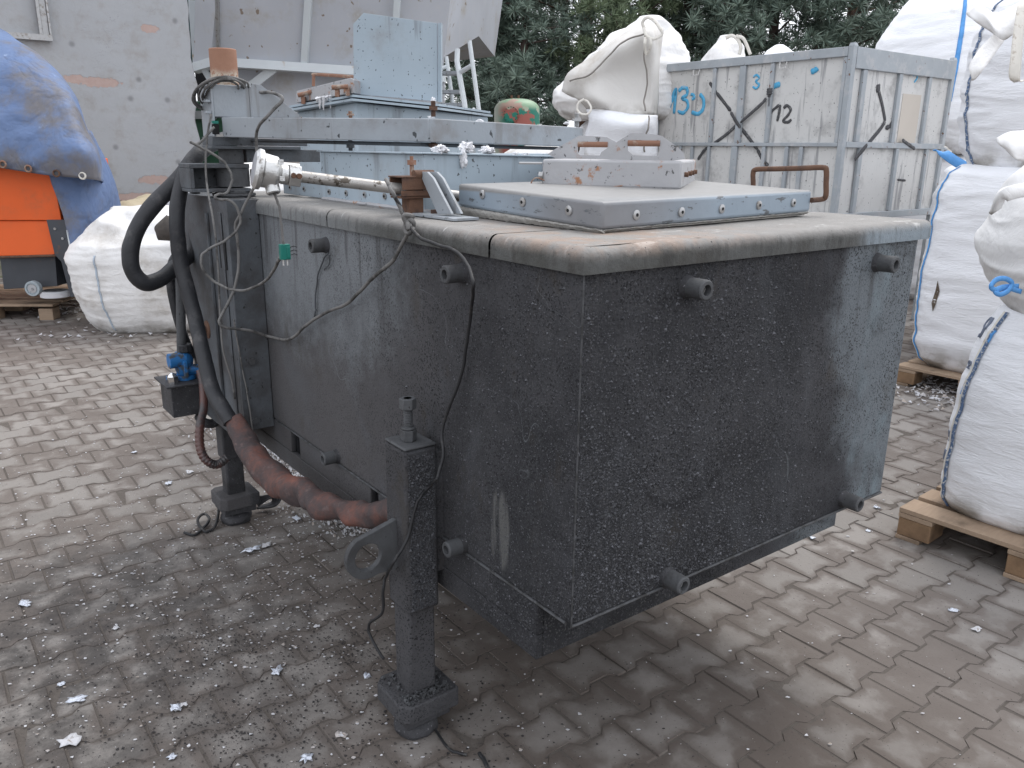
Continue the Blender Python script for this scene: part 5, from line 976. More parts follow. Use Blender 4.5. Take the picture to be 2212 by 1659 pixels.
# ---- bulk bags
def bag(c, yaw, hw, hd, h, prof, label, m=m_bag, seed=0, expo=3.2, wr=.018, top='gather', lean=(0, 0), name="bulk_bag", group=None, seams=(), nu=120, nv=90, cru=.0, botz=None, extra=None):
    """closed woven bag: superellipse rings scaled by prof(t); returns the object and its surface function"""
    T = Matrix.Translation(c) @ Matrix.Rotation(yaw, 4, 'Z'); sd = Vector((seed*7.3, seed*3.1, seed*1.7))
    def surf(u, t_, off=0., raw=False):
        a = u*2*math.pi; k = interp(prof, t_); e_ = 2/expo; ca, sa = math.cos(a), math.sin(a)
        x = hw*k*math.copysign(abs(ca)**e_, ca); y = hd*k*math.copysign(abs(sa)**e_, sa); z = t_*h
        p = Vector((x+lean[0]*t_*t_, y+lean[1]*t_*t_, z)); n = Vector((x/hw/hw, y/hd/hd, 0)); n = n.normalized() if n.length > 1e-5 else Vector((0, 0, 1))
        q = Vector((x*2.2, y*2.2, z*2.2))+sd; f = noise.noise(q*.6)*1.6+noise.noise(Vector((q.x*1.2, q.y*1.2, q.z*4.5)))*.8
        rg = 1-abs(noise.noise(Vector((q.x*1.6, q.y*1.6, q.z*6+noise.noise(q)*1.5)))*2); f += rg*rg*.55
        cr_ = noise.noise(q*2.6)*1.2+(1-abs(noise.noise(q*1.7)*2.4))*.9
        edge = math.sin(math.pi*min(1, max(0, t_)))**.5
        p += n*(f*wr*min(1, k*1.2)+cr_*cru*(.3+max(0, t_-.55)*2.)+off)
        p.z += cr_*cru*max(0, t_-.6)*1.6
        if extra: p = extra(p, a, t_)
        return T @ p
    mb = MB(); rows = []
    ts = [0]+[.02+.98*(k/nv) for k in range(nv+1)]
    for i, t_ in enumerate(ts):
        rows.append([surf(j/nu, t_) for j in range(nu)])
    V = mb.grid(rows, closeu=True)
    cb = mb.v(T @ Vector((0, 0, 0))); n = nu
    for j in range(n): mb.face([V[0][(j+1) % n], V[0][j], cb])
    ct = mb.v(sum((v.co for v in V[-1]), Vector())/n)
    for j in range(n): mb.face([V[-1][j], V[-1][(j+1) % n], ct])
    o = finish(name, mb, m, sharp=2.2, origin=T); tag(o, label, 'bulk bag', group)
    for (u0, u1, t0, t1, w_, mm, nm) in seams:
        rows = []; N = 70
        for i in range(N+1):
            t_ = t0+(t1-t0)*i/N; u = u0+(u1-u0)*i/N; zig = .35*w_*(1 if (i % 2) else -1) if nm == 'stitched_seam' else 0
            du = w_/2/(2*math.pi*max(hw, hd)*.9); rows.append([surf(u-du*1.0, t_, .003), surf(u-du*.5, t_, .010+abs(zig)*.2), surf(u+du*.5, t_, .010), surf(u+du*1.0, t_, .003)])
        mb = MB(); mb.grid(rows); finish(nm, mb, mm, o, sharp=2, thick=.003)
    return o, surf
def loop(pts, w_, th, m, parent, name="lifting_loop", tw=0):
    """flat webbing strap through world points"""
    P_ = smooth(pts, 8); mb = MB(); rows = []; pn = None
    for i, p in enumerate(P_):
        t_ = (P_[min(i+1, len(P_)-1)]-P_[max(i-1, 0)]).normalized(); v = Vector((-.25, 1, -.1))+t_*.0
        if tw: v = Matrix.Rotation(tw*math.sin(i/len(P_)*3.1), 3, t_) @ v
        s_ = t_.cross(v).normalized(); rows.append([p-s_*w_/2, p, p+s_*w_/2])
    mb.grid(rows); return finish(name, mb, m, parent, sharp=1.5, thick=th)
STD = [(0, .86), (.04, .95), (.12, 1.0), (.5, 1.04), (.8, .97), (.93, .82), (.98, .6), (1, .2)]
def axis_px(p): return p
U1, V1_ = Vector((math.cos(.70), math.sin(.70), 0)), Vector((math.sin(.70), -math.cos(.70), 0))
# front right bag E on its pallet
def pallet(corner, yaw, label, wx=1.2, wy=1.0, group="wooden pallets"):
    T = Matrix.Translation(corner) @ Matrix.Rotation(yaw, 4, 'Z'); P = thing("wooden_pallet", label, "pallet", T, group); r = random.Random(int(abs(corner.x)*100))
    # local x along the left edge, boards run along -y
    n = 7; bw = wx/n*.80
    for k in range(n):
        x = (wx-bw)*k/(n-1); mb = MB(T); mb.box((x, -wy, .122+r.uniform(0, .002)), (x+bw, 0, .143)); finish("deck_board", mb, m_wood, P, bevel=.002)
    for k, y in enumerate((0, -wy/2+.07, -wy+.14)):
        mb = MB(T); mb.box((0, y-.14, .10), (wx, y, .1205)); finish("stringer_board", mb, m_wood, P, bevel=.002)
        mb = MB(T); mb.box((0, y-.10, 0), (wx, y-.0, .018)); finish("bottom_board", mb, m_wood, P, bevel=.002)
        for x in (0, wx/2-.07, wx-.14): mb = MB(T); mb.box((x+.002, y-.138, .019), (x+.14, y-.002, .099)); finish("block", mb, m_woodblock, P, bevel=.004)
    for x in (.0, wx-.1):
        pass
    return P
pallet(Vector((1.67, 3.21, 0)), .70, "brown wooden pallet under the front right bulk bag")
cE = Vector((1.67, 3.21, .145))+U1*.54+V1_*.50
EG = "white bulk bags stacked at the right"
E_, sE = bag(cE, .70, .45, .46, .92, [(0, .93), (.04, .98), (.12, 1.0), (.4, 1.0), (.6, .97), (.8, .90), (.93, .80), (1, .6)], "white bulk bag with a dark blue corner cord on the front right pallet", seed=1, expo=4.6, wr=.009, group=EG, seams=((.372, .40, .0, .93, .035, m_whiteseam, 'cream_seam'), (.378, .408, .0, .93, .016, m_blueseam, 'stitched_seam'), (.385, .407, .55, .85, .02, m_bluestrap, 'blue_webbing')))
def marks(surf, o, strokes, w_, m):
    for k, st in enumerate(strokes):
        P_ = [surf(u, t_, .0035) for u, t_ in st]; mb = MB(); mb.tube(smooth(P_, 5) if len(P_) > 2 else P_, w_, 5, flat=.5); finish("printed_mark", mb, m, o, sharp=2)
m_print = simple("grey_blue_print", (.2, .23, .3), .8)
def letters(surf, o, u0, t0, s_, word, w_=.0035, m=m_print, su=1.):
    SH = {'s': [[(1, .9), (.5, 1), (0, .8), (.2, .55), (.8, .45), (1, .2), (.5, 0), (0, .1)]], 'e': [[(0, .55), (1, .55), (.9, .9), (.5, 1), (.1, .8), (0, .4), (.3, 0), (1, .1)]], 'g': [[(1, .9), (.5, 1), (0, .7), (.2, .3), (.7, .3), (1, .6), (1, 1)], [(1, .6), (1, -.3), (.5, -.5), (0, -.3)]], 'n': [[(0, 0), (0, 1)], [(0, .6), (.4, 1), (.9, .9), (1, 0)]],
          'S': [[(1, 1.3), (.5, 1.5), (0, 1.2), (.2, .85), (.8, .65), (1, .3), (.5, 0), (0, .2)]], 'P': [[(0, 0), (0, 1.5)], [(0, 1.5), (.8, 1.5), (1, 1.15), (.8, .75), (0, .75)]], 'r': [[(0, 0), (0, 1)], [(0, .6), (.4, 1), (.8, 1)]], '1': [[(0, 1.1), (.5, 1.5), (.5, 0)]], '9': [[(1, 1), (.5, .7), (0, 1), (.4, 1.5), (1, 1.2), (1, .6), (.4, 0)]], '0': [[(.5, 0), (0, .5), (.1, 1.2), (.5, 1.5), (.9, 1.2), (1, .5), (.5, 0)]], 'k': [[(0, 0), (0, 1.5)], [(.9, 1), (0, .5), (1, 0)]]}
    for i, ch in enumerate(word):
        marks(surf, o, [[(u0+(i*1.45+x)*s_*su*.38, t0+z*s_) for x, z in st] for st in SH[ch]], w_, m)
letters(sE, E_, .425, .62, .035, "sse", su=-.7) if False else letters(sE, E_, .352, .66, .034, "se", su=.6)
letters(sE, E_, .338, .80, .06, "SP", .005, su=.5); letters(sE, E_, .352, .33, .03, "ngr"[:2], su=.5); letters(sE, E_, .350, .22, .03, "19", su=.5)
# bag F slumped on top of E
cF = cE+Vector((.02, -.02, .84))
F_, sF = bag(cF, .55, .50, .48, .68, [(0, .74), (.10, .84), (.28, .98), (.42, 1.02), (.58, .98), (.7, .90), (.84, .80), (.95, .62), (1, .3)], "crumpled white bulk bag sagging on top of the front right one, with a blue loop", m_bagcrumple, 3, 3.0, .018, group=EG, cru=.022)
lp = [W(x, y, d) for x, y, d in ((2206, 630, 3.0), (2175, 622, 2.95), (2150, 626, 2.9), (2141, 618, 2.88), (2153, 604, 2.9), (2172, 602, 2.92), (2186, 612, 2.95), (2178, 628, 2.93), (2160, 636, 2.9), (2150, 628, 2.9), (2168, 620, 2.95), (2200, 618, 3.0))]
loop(lp, .018, .004, m_bluestrap, F_)
sp_ = [W(x, y, d) for x, y, d in ((2150, 455, 3.05), (2165, 425, 3.0), (2190, 415, 3.0), (2215, 410, 3.05))]; loop(sp_, .05, .012, m_bagcrumple, F_, "crumpled_spout")
# second row : D on pallet, B on D
pallet(Vector((2.76, 5.66, 0)), .70, "brown wooden pallet under the tall bag beside the tank, strewn with scraps")
cD = Vector((2.76, 5.66, .145))+U1*.55+V1_*.50
D_, sD = bag(cD, .70, .52, .52, 1.42, [(0, .82), (.04, .92), (.12, 1.0), (.5, 1.02), (.85, .98), (.94, .9), (.98, .75), (1, .4)], "tall white bulk bag with a torn slit, standing on the pallet right of the tank", seed=5, expo=4.5, wr=.014, group=EG, seams=((.375, .378, .02, .97, .03, m_whiteseam, 'cream_seam'), (.381, .384, .02, .97, .012, m_bluestrap, 'blue_webbing')))
mb = MB(); tear = [sD(u, t_, .006) for u, t_ in ((.452, .44), (.448, .39), (.445, .33), (.450, .29), (.456, .33), (.458, .39))]; mb.prism(tear, (0, -.002, 0)); finish("torn_slit", mb, simple("brown_filling", (.13, .1, .075), .9, 0, .4, 40, (.55, .55, .55), 60, .6, .65), D_)
cB = cD+Vector((.09, -.04, 1.36))
B_, sB = bag(cB, .66, .53, .53, 1.18, [(0, .84), (.05, .90), (.15, .98), (.4, 1.03), (.7, .99), (.85, .88), (.94, .7), (1, .4)], "white bulk bag with blue stitched seam and hanging cream straps, upper right corner", seed=8, expo=3.6, wr=.02, group=EG, seams=((.405, .395, .0, .9, .022, m_blueseam, 'stitched_seam'),))
CLOTHS = True
# cloth flaps are hung on further down
# far bags A on C, beyond the container
pC = W(2040, 500, 9.5); bag(Vector((pC.x, pC.y, .0)), .5, .60, .55, 1.62, STD, "lower white bag hidden behind the container end, carrying the huge one", seed=12, expo=3.2, wr=.014, group=EG)
cC = Vector((4.00, 6.88, .02))
C_, sC = bag(cC, .70, .46, .44, 1.56, [(0, .86), (.05, .95), (.3, 1.0), (.8, 1.0), (.93, .9), (.98, .7), (1, .3)], "shaded white bulk bag with a wide blue strap, between container and tall bag", seed=11, expo=3.2, wr=.014, group=EG)
loop([W(x, y, d) for x, y, d in ((2024, 326, 6.5), (2040, 332, 6.42), (2062, 347, 6.38), (2086, 362, 6.36), (2084, 370, 6.4))], .075, .008, m_bluestrap, C_); loop([W(x, y, d) for x, y, d in ((2035, 340, 6.5), (2047, 325, 6.5), (2040, 318, 6.5), (2055, 330, 6.5))], .02, .006, m_whiteseam, C_, "tied_spout")
pA = W(2022, 300, 9.7); cA = Vector((pA.x, pA.y, 1.60))
A_, sA = bag(cA, .75, .80, .72, 1.75, [(0, .78), (.06, .9), (.2, 1.0), (.5, 1.0), (.68, .92), (.82, .76), (.92, .6), (1, .4)], "huge bright white bulk bag with a light blue strap behind the container", seed=14, expo=2.8, wr=.018, group=EG, seams=((.562, .572, .3, .98, .05, m_bluestrap, 'blue_webbing'),))
# white bags left of and behind the container
BG2 = "white bulk bags behind the container"
p = W(1350, 300, 9.2)
I_, sI = bag(Vector((p.x+.10, p.y, .0)), .25, .56, .5, 2.04, [(0, .85), (.05, .95), (.5, 1.02), (.9, .98), (1, .7)], "white bulk bag left of the container, under the big slumped one", seed=17, group=BG2, wr=.02)
def slump(p, a, t_):
    return p+Vector((-.12*math.exp(-((t_-.22)/.2)**2)*max(0, -math.cos(a-.2)), 0, 0))
p = W(1352, 230, 9.0)
J_, sJ = bag(Vector((p.x, p.y, 1.90)), .2, .66, .5, 1.0, [(0, .86), (.05, .95), (.16, 1.0), (.34, .97), (.5, .88), (.68, .70), (.84, .48), (.94, .30), (1, .12)], "large slumped white bag peaking with a lifting loop, left of the container", m_bagcrumple, 19, 2.6, .025, group=BG2, cru=.035, lean=(.22, 0), extra=slump)
m_panel = fabric("shaded_cream_panel", (.66, .64, .61), (.42, .38, .33), 5, (1, 1, 1), .4, .5, .8)  # cream cloth, greyed so the shade of its hollow sits in the colour
drape("side_panel", [[(1213, 198, 8.25), (1226, 160, 8.2), (1273, 125, 8.2), (1328, 86, 8.2), (1388, 50, 8.2), (1412, 54, 8.3), (1434, 62, 8.5)], [(1222, 204, 8.2), (1246, 170, 8.1), (1292, 140, 8.05), (1342, 106, 8.0), (1392, 78, 8.0), (1414, 84, 8.1), (1430, 92, 8.4)], [(1236, 210, 8.2), (1265, 190, 8.05), (1305, 172, 8.05), (1347, 158, 8.1), (1392, 145, 8.1), (1412, 145, 8.1), (1424, 148, 8.4)], [(1250, 216, 8.15), (1286, 216, 8.0), (1322, 214, 8.05), (1362, 214, 8.1), (1396, 214, 8.1), (1410, 214, 8.1), (1422, 214, 8.4)], [(1268, 236, 8.2), (1300, 236, 8.05), (1335, 246, 8.0), (1370, 250, 8.0), (1396, 248, 8.0), (1408, 250, 8.1), (1420, 250, 8.3)]], m_panel, "", "", 5, .018, 2.4, parent=J_)
drape("lower_flap", [[(1266, 236, 8.18), (1310, 238, 8.0), (1360, 246, 7.95), (1395, 248, 7.95), (1420, 250, 8.1)], [(1272, 262, 8.1), (1312, 262, 7.9), (1362, 270, 7.85), (1396, 272, 7.9), (1420, 275, 8.1)], [(1262, 300, 8.2), (1308, 300, 7.95), (1362, 300, 7.9), (1396, 300, 7.95), (1420, 305, 8.1)], [(1262, 345, 8.2), (1308, 345, 8.0), (1362, 345, 7.95), (1396, 345, 7.95), (1420, 345, 8.1)]], m_bag, "", "", 5, .014, 3, parent=I_)
m_stitch = simple("dark_stitching", (.25, .23, .21), .8)
for pts in ([(1232, 176, 8.08), (1275, 160, 7.98), (1318, 118, 7.95), (1352, 88, 7.92), (1392, 72, 7.92)], [(1394, 72, 7.92), (1392, 130, 7.98), (1398, 170, 8.0), (1392, 215, 8.0), (1394, 240, 7.95)], [(1402, 250, 7.9), (1400, 275, 7.82), (1394, 300, 7.86), (1394, 330, 7.9)]):
    mb = MB(); P2 = smooth([W(*p) for p in pts], 8); mb.tube([p+Vector((noise.noise(p*9)*.02, 0, noise.noise(p*9+Vector((4, 0, 0)))*.02)) for p in P2], .008, 6); finish("stitched_seam", mb, m_stitch, J_, sharp=2)
loop([W(x, y, d) for x, y, d in ((1392, 62, 7.95), (1388, 48, 7.94), (1398, 38, 7.93), (1412, 44, 7.92), (1426, 62, 7.9), (1430, 74, 7.9), (1412, 84, 7.88), (1396, 76, 7.88), (1390, 60, 7.9))], .028, .002, m_whiteseam, J_)
loop([W(x, y, d) for x, y, d in ((1262, 214, 7.95), (1250, 222, 7.93), (1247, 236, 7.92), (1256, 246, 7.9), (1270, 246, 7.9), (1277, 234, 7.92), (1270, 220, 7.95), (1262, 216, 7.95))], .02, .002, m_whiteseam, J_)
loop([W(x, y, d) for x, y, d in ((1394, 80, 7.88), (1393, 95, 7.86), (1394, 112, 7.9), (1399, 116, 7.9), (1406, 98, 7.86), (1404, 82, 7.86))], .028, .002, m_whiteseam, J_)
p = W(1570, 118, 10.4)
K_, sK = bag(Vector((p.x, p.y, 1.75)), .4, .36, .36, 1.15, [(0, .95), (.4, 1.), (.6, .92), (.8, .62), (.92, .38), (1, .12)], "small white bag peak with two loops poking above the container rail", m_bagcrumple, 23, 2.4, .02, group=BG2, cru=.03, lean=(-.04, 0)); K2 = None
loop([W(x, y, d) for x, y, d in ((1568, 82, 10.1), (1580, 77, 10.1), (1592, 84, 10.1), (1600, 100, 10.1), (1597, 118, 10.1))], .04, .006, m_whiteseam, K_); loop([W(x, y, d) for x, y, d in ((1590, 78, 10.1), (1604, 82, 10.1), (1612, 95, 10.1), (1621, 118, 10.1))], .04, .006, m_whiteseam, K_)
mb = MB(); mb.box((p.x-.4, p.y-.4, 0), (p.x+.4, p.y+.4, 1.74))
bmesh.ops.subdivide_edges(mb.b, edges=mb.b.edges[:], cuts=6, use_grid_fill=True)
tag(finish("bulk_bag", mb, m_bag, bevel=.03), "lower white bag hidden behind the container that carries the small peaked one", "bulk bag", BG2)
p = W(1681, 130, 10.2)
bag(Vector((p.x, p.y, 0.0)), .4, .26, .26, 2.80, [(0, .95), (.5, 1), (.85, 1), (.94, .75), (.98, .45), (1, .15)], "white bag whose small round crown just shows above the container rail", m_bag, 25, 2.6, .02, group=BG2)
# ---- left side bags
LG = "white bulk bags at the left"
G_, sG = bag(Vector((-3.27, 7.45, .0)), .12, .62, .56, 1.06, [(0, .78), (.04, .84), (.12, .92), (.3, 1.0), (.62, 1.04), (.72, .98), (.8, .80), (.9, .66), (.97, .5), (1, .3)], "dirty white open bulk bag on the paving behind the hose loop", m_bagdirty, 31, 4.0, .014, group=LG, cru=.035, seams=((.71, .712, .03, .66, .010, simple('pale_blue_thread', (.45, .52, .6)), 'pale_seam'),))
p = W(372, 500, 6.75); mb = MB(); mb.tube([p+Vector((-.11, .0, .0)), p+Vector((-.02, -.01, .03)), p+Vector((.08, 0, -.0)), p+Vector((.16, .05, .03))], [.05, .1, .09, .03], 16)
for v in mb.b.verts: v.co += Vector((noise.noise(v.co*9), 0, noise.noise(v.co*9+Vector((5, 0, 0)))))*.06
finish("open_mouth", mb, simple("grey_scrap_filling", (.085, .075, .068), .9, 0, .5, 30), G_, sharp=2)
p = W(447, 430, 9.6); bag(Vector((p.x, p.y, 0)), .3, .48, .45, 1.22, STD, "white bulk bag behind the pivot bracket, left of the pillar", m_bag, 33, group=LG)
p = W(585, 420, 8.7); bag(Vector((p.x, p.y, 0)), .2, .72, .55, 1.44, STD, "white bulk bag seen between the pivot post and the probe head", m_bagdirty, 35, group=LG, wr=.03)
p = W(420, 470, 8.3); bag(Vector((p.x, p.y, 0)), .5, .42, .42, 1.0, STD, "slumped white bag just behind the open dirty one", m_bagdirty, 36, group=LG, wr=.03, cru=.03)
p = W(1165, 330, 12.5); bag(Vector((p.x, p.y, 0)), .3, .62, .5, 1.66, STD, "pale sack seen through the gap right of the green tank", m_bagdirty, 37, group=LG, wr=.03)

def tarp_mat():
    t = NT("faded_blue_tarpaulin", .62, 0, .3); col = t.mix(t.noise(1.6, 5, .6), (.085, .135, .27), (.16, .225, .37)); col = t.mix(t.ramp(t.noise(1.7, 6, .65, loc=(3, 3, 3)), .46, .66), col, (.15, .145, .155)); col = t.mix(t.ramp(t.noise(5, 6, .7), .62, .75), col, (.32, .40, .58))
    t.color(col); t.bump(t.math('ABSOLUTE', t.math('SUBTRACT', t.noise(2.2, 4, .5, dist=.4), .5)), .8, .12); t.bump(t.math('ABSOLUTE', t.math('SUBTRACT', t.noise(7, 3, .5, dist=.4), .5)), .35, .02); return t.m
m_tarp = tarp_mat()
OM = thing("orange_machine", "orange steel machine with grey legs, half hidden under the blue tarpaulin", "machine", W(60, 640, 7.4))
m_or = simple("bright_orange_paint", (.78, .125, .022), .6, 0, .2, 2, (.50, .12, .045), 3, .5, .8, .15, 30)
pa_ = lambda x, y, d=7.35: W(x, y, d)
mb = MB(); back = Vector((-.05, 1.15, 0)); mb.hexa([pa_(-300, 476), pa_(133, 476), pa_(133, 476)+back, pa_(-300, 476)+back], [pa_(-300, 330), pa_(108, 345), pa_(108, 345)+back, pa_(-300, 330)+back]); finish("hopper_band", mb, m_or, OM, bevel=.006)
mb = MB(); i_ = Vector((0, .02, 0)); mb.hexa([pa_(-300, 556), pa_(117, 552), pa_(117, 552)+back*.9, pa_(-300, 556)+back*.9], [pa_(-300, 477)+i_, pa_(132, 477)+i_, pa_(132, 477)+back, pa_(-300, 477)+back]); finish("hopper_funnel", mb, m_or, OM, bevel=.006)
m_mg = simple("dark_machine_grey", (.06, .065, .075), .6, 0, .3, 6, (.12, .07, .05), 8, .6, .75)
mb = MB(); mb.prism([pa_(100, 475, 7.28), pa_(141, 475, 7.28), pa_(163, 560, 7.28), pa_(176, 640, 7.28), pa_(152, 642, 7.28), pa_(132, 565, 7.28), pa_(118, 550, 7.28)], (0, .03, 0)); lg = finish("machine_leg", mb, m_mg, OM, bevel=.003)
mb = MB(); mb.prism([pa_(143, 497, 7.27), pa_(146, 497, 7.27), pa_(173, 644, 7.27), pa_(168, 644, 7.27)], (0, .01, 0)); finish("pale_edge_strip", mb, m_hoplight, lg)
for x, y in ((119.5, 494), (136, 515)): mb = MB(); p = pa_(x, y, 7.28); mb.cyl(p, p-Vector((0, .012, 0)), .012, 6); finish("leg_bolt", mb, m_steel, lg)
mb = MB(); mb.hexa([pa_(8, 625, 7.4), pa_(124, 618, 7.4), pa_(124, 618, 7.4)+Vector((0, .8, 0)), pa_(8, 625, 7.4)+Vector((0, .8, 0))], [pa_(0, 558, 7.4), pa_(119, 554, 7.4), pa_(119, 554, 7.4)+Vector((0, .8, 0)), pa_(0, 558, 7.4)+Vector((0, .8, 0))]); finish("lower_box", mb, m_mg, OM, bevel=.004)
mb = MB(); p = pa_(-4, 556, 7.33); q = pa_(121, 552, 7.33); mb.tube([p, q], .012, 8); finish("red_edge", mb, m_rust, OM)
p = pa_(69, 624, 7.25); wh = MB(); wh.ringtube(p+Vector((0, .05, 0)), p, .068, .05, .008, 26); whl = finish("wheel", wh, simple("pale_grey_wheel", (.35, .4, .43), .5), OM)
mb = MB(); mb.cyl(p+Vector((0, .006, 0)), p+Vector((0, .002, 0)), .04, 20); mb.cyl(p+Vector((0, .0015, 0)), p-Vector((0, .01, 0)), .012, 10); finish("wheel_hub", mb, m_cover, whl)
mb = MB(); p = W(120, 634, 7.55); mb.tube([p-BZ*.03, p-BZ*.025, p+BZ*.02, p+BZ*.03], [.12, .13, .13, .12], 24); tag(finish("white_disc", mb, m_bag), "flat white disc lying on the pallet behind the wheel", "disc")
pallet(Vector((-4.86-.9, 7.50, 0)), .10+0.0, "pale wooden pallet under the orange machine", 1.62, .9, None) if False else None
PT = Matrix.Translation((-4.92, 7.45, 0)) @ Matrix.Rotation(.06, 4, 'Z'); PP = thing("wooden_pallet", "pale wooden pallet carrying the orange machine", "pallet", PT, "wooden pallets")
zt2 = .155
for k in range(6): mb = MB(PT); mb.box((-1.6, k*.2, zt2-.022), (.62+.0, k*.2+.16, zt2)); finish("deck_board", mb, m_wood, PP, bevel=.002)
for x in (-.2, .45-.9, -1.5): 
    for y in (.0, .45, .95): mb = MB(PT); mb.box((x+.12, y+.02, 0), (x+.29, y+.16, zt2-.045)); finish("block", mb, m_wood, PP, bevel=.004)
    mb = MB(PT); mb.box((x+.10, 0, zt2-.044), (x+.30, 1.16, zt2-.023)); finish("stringer_board", mb, m_wood, PP, bevel=.002)
mb = MB(PT); mb.box((.47, .02, 0), (.60, .16, zt2-.045)); finish("block", mb, m_wood, PP, bevel=.004)
drape("blue_tarpaulin", [[(-320, 60, 8.3), (-60, 48, 8.3), (6, 66, 8.3), (35, 86, 8.35), (45, 96, 8.9), (30, 110, 9.3)], [(-320, 150, 7.6), (-60, 140, 7.6), (40, 138, 7.6), (98, 132, 7.9), (104, 140, 8.6), (90, 160, 9.2)], [(-320, 250, 7.35), (-60, 245, 7.3), (60, 235, 7.3), (152, 205, 7.55), (158, 210, 8.4), (140, 250, 9.1)], [(-320, 300, 7.25), (-60, 305, 7.2), (80, 300, 7.15), (178, 285, 7.3), (186, 280, 8.3), (180, 330, 9.0)], [(-320, 335, 7.2), (-60, 345, 7.18), (90, 338, 7.12), (206, 335, 7.2), (212, 340, 8.1), (215, 400, 8.9)], [(-320, 360, 7.22), (-60, 358, 7.2), (100, 378, 7.14), (214, 391, 7.2), (222, 400, 7.9), (235, 440, 8.8)]], m_tarp, "faded blue tarpaulin with brown grommets, draped over the orange machine", "tarpaulin", 7, .038, 2.0, seed=4)
tp = bpy.data.objects["blue_tarpaulin"]
for x, y, mm in ((6, 355, m_rustlight), (61, 364.5, m_rustlight), (121.5, 374.5, m_rust), (178, 379.5, m_whiteseam)):
    p = W(x, y, 7.10); mb = MB(); n_ = 20; mb.tube([p+Vector((math.cos(6.283*k/n_)*.026, 0, math.sin(6.283*k/n_)*.026)) for k in range(n_)], .008, 8, close=True); finish("grommet", mb, mm, tp, sharp=2); mb = MB(); mb.cyl(p+Vector((0, .005, 0)), p+Vector((0, .002, 0)), .022, 16); finish("grommet_hole", mb, m_mg, tp)
drape("tarpaulin_flap", [[(108, 380, 7.36), (150, 360, 7.42), (190, 285, 7.6), (206, 300, 8.1), (215, 320, 8.5)], [(120, 415, 7.36), (165, 400, 7.4), (205, 360, 7.6), (228, 350, 8.1), (236, 360, 8.5)], [(136, 460, 7.3), (172, 455, 7.36), (212, 430, 7.6), (246, 410, 8.1), (252, 400, 8.5)], [(150, 510, 7.3), (178, 520, 7.36), (208, 500, 7.6), (240, 480, 8.1), (263, 462, 8.5)], [(166, 570, 7.3), (182, 590, 7.36), (196, 570, 7.6), (215, 540, 8.1), (235, 520, 8.5)], [(180, 632, 7.3), (186, 640, 7.36), (190, 630, 7.6), (196, 610, 8.1), (205, 600, 8.5)]], m_tarp, "hanging flap of blue tarpaulin beside the orange hopper", "tarpaulin", 7, .03, 3.4, seed=9)
drape("hanging_strap", [[(2197, 12, 4.80), (2216, 8, 4.80)], [(2190, 60, 4.74), (2213, 58, 4.74)], [(2183, 120, 4.70), (2207, 124, 4.70)], [(2178, 166, 4.70), (2203, 174, 4.70)], [(2190, 178, 4.74), (2216, 172, 4.74)]], m_whiteseam, "", "", 5, .006, 6, parent=B_)
drape("cloth_flap", [[(2150, 70, 4.95), (2166, 92, 4.93)], [(2120, 100, 4.86), (2140, 128, 4.84)], [(2093, 142, 4.80), (2124, 150, 4.78)], [(2098, 176, 4.80), (2106, 172, 4.80)]], m_bagcrumple, "", "", 5, .012, 6, parent=B_)
drape("cloth_flap", [[(2085, 30, 5.1), (2110, 12, 5.05), (2150, 30, 5.0), (2195, 10, 4.95), (2230, -10, 4.95)], [(2100, 45, 5.0), (2125, 35, 4.95), (2155, 65, 4.88), (2190, 45, 4.85), (2230, 20, 4.85)], [(2120, 60, 4.98), (2140, 70, 4.93), (2165, 88, 4.86), (2190, 75, 4.84), (2230, 60, 4.84)]], m_bagcrumple, "", "", 5, .02, 5, parent=B_)
drape("cloth_flap", [[(2150, 300, 4.95), (2180, 285, 4.9), (2216, 282, 4.9)], [(2155, 312, 4.9), (2182, 315, 4.82), (2216, 318, 4.82)], [(2170, 322, 4.9), (2190, 345, 4.80), (2216, 350, 4.82)]], m_bagcrumple, "", "", 5, .015, 6, parent=D_)
# beige sheet heap
p = W(310, 470, 9.6)
def heap(c, sx, sy, h, m, label, seed, name="covered_heap", cat="heap"):
    mb = MB(); bmesh.ops.create_icosphere(mb.b, subdivisions=5, radius=1)
    for v in mb.b.verts:
        q = v.co.copy(); f = 1+.16*noise.noise(q*1.5+Vector((seed, 0, 0)))+.06*(1-abs(noise.noise(q*3.4+Vector((0, seed, 0)))*2.2)); v.co = Vector((c.x+q.x*sx*f, c.y+q.y*sy*f, max(.002, (q.z+.15)*h*f/1.15)))
    bmesh.ops.remove_doubles(mb.b, verts=mb.b.verts, dist=.001); return tag(finish(name, mb, m, sharp=2), label, cat)
heap(Vector((p.x, p.y, 0)), .85, .7, .98, fabric("beige_sheet", (.50, .43, .30), (.35, .29, .2), 6, (1, 1, 1), .8), "beige sheet-covered heap between the blue tarp and the open bag", 3)
m_scr = simple("mixed_shredded_scrap", (.22, .2, .18), .8, 0, .6, 30, (.6, .6, .62), 45, .6, .66, .9, 60)
# shredded scraps lying under and beside the pallets
r = random.Random(21); mb = MB()
for (cx_, cy_, sx, sy, n) in ((-4.1, 8.0, .35, .2, 260), (3.05, 5.45, .25, .3, 420), (-3.6, 7.0, .25, .25, 60)):
    for _ in range(n):
        x, y, s_ = r.gauss(cx_, sx), r.gauss(cy_, sy), r.uniform(.006, .028); a0 = r.random()*6; mb.prism([(x+s_*math.cos(a0+q*2.1)*r.uniform(.5, 1), y+s_*math.sin(a0+q*2.1), .003+r.random()*.02) for q in range(3)], (0, 0, .004))
o = finish("shredded_scrap", mb, m_flake); o['kind'] = 'stuff'; o['label'] = "shredded scrap scattered under the pallets"

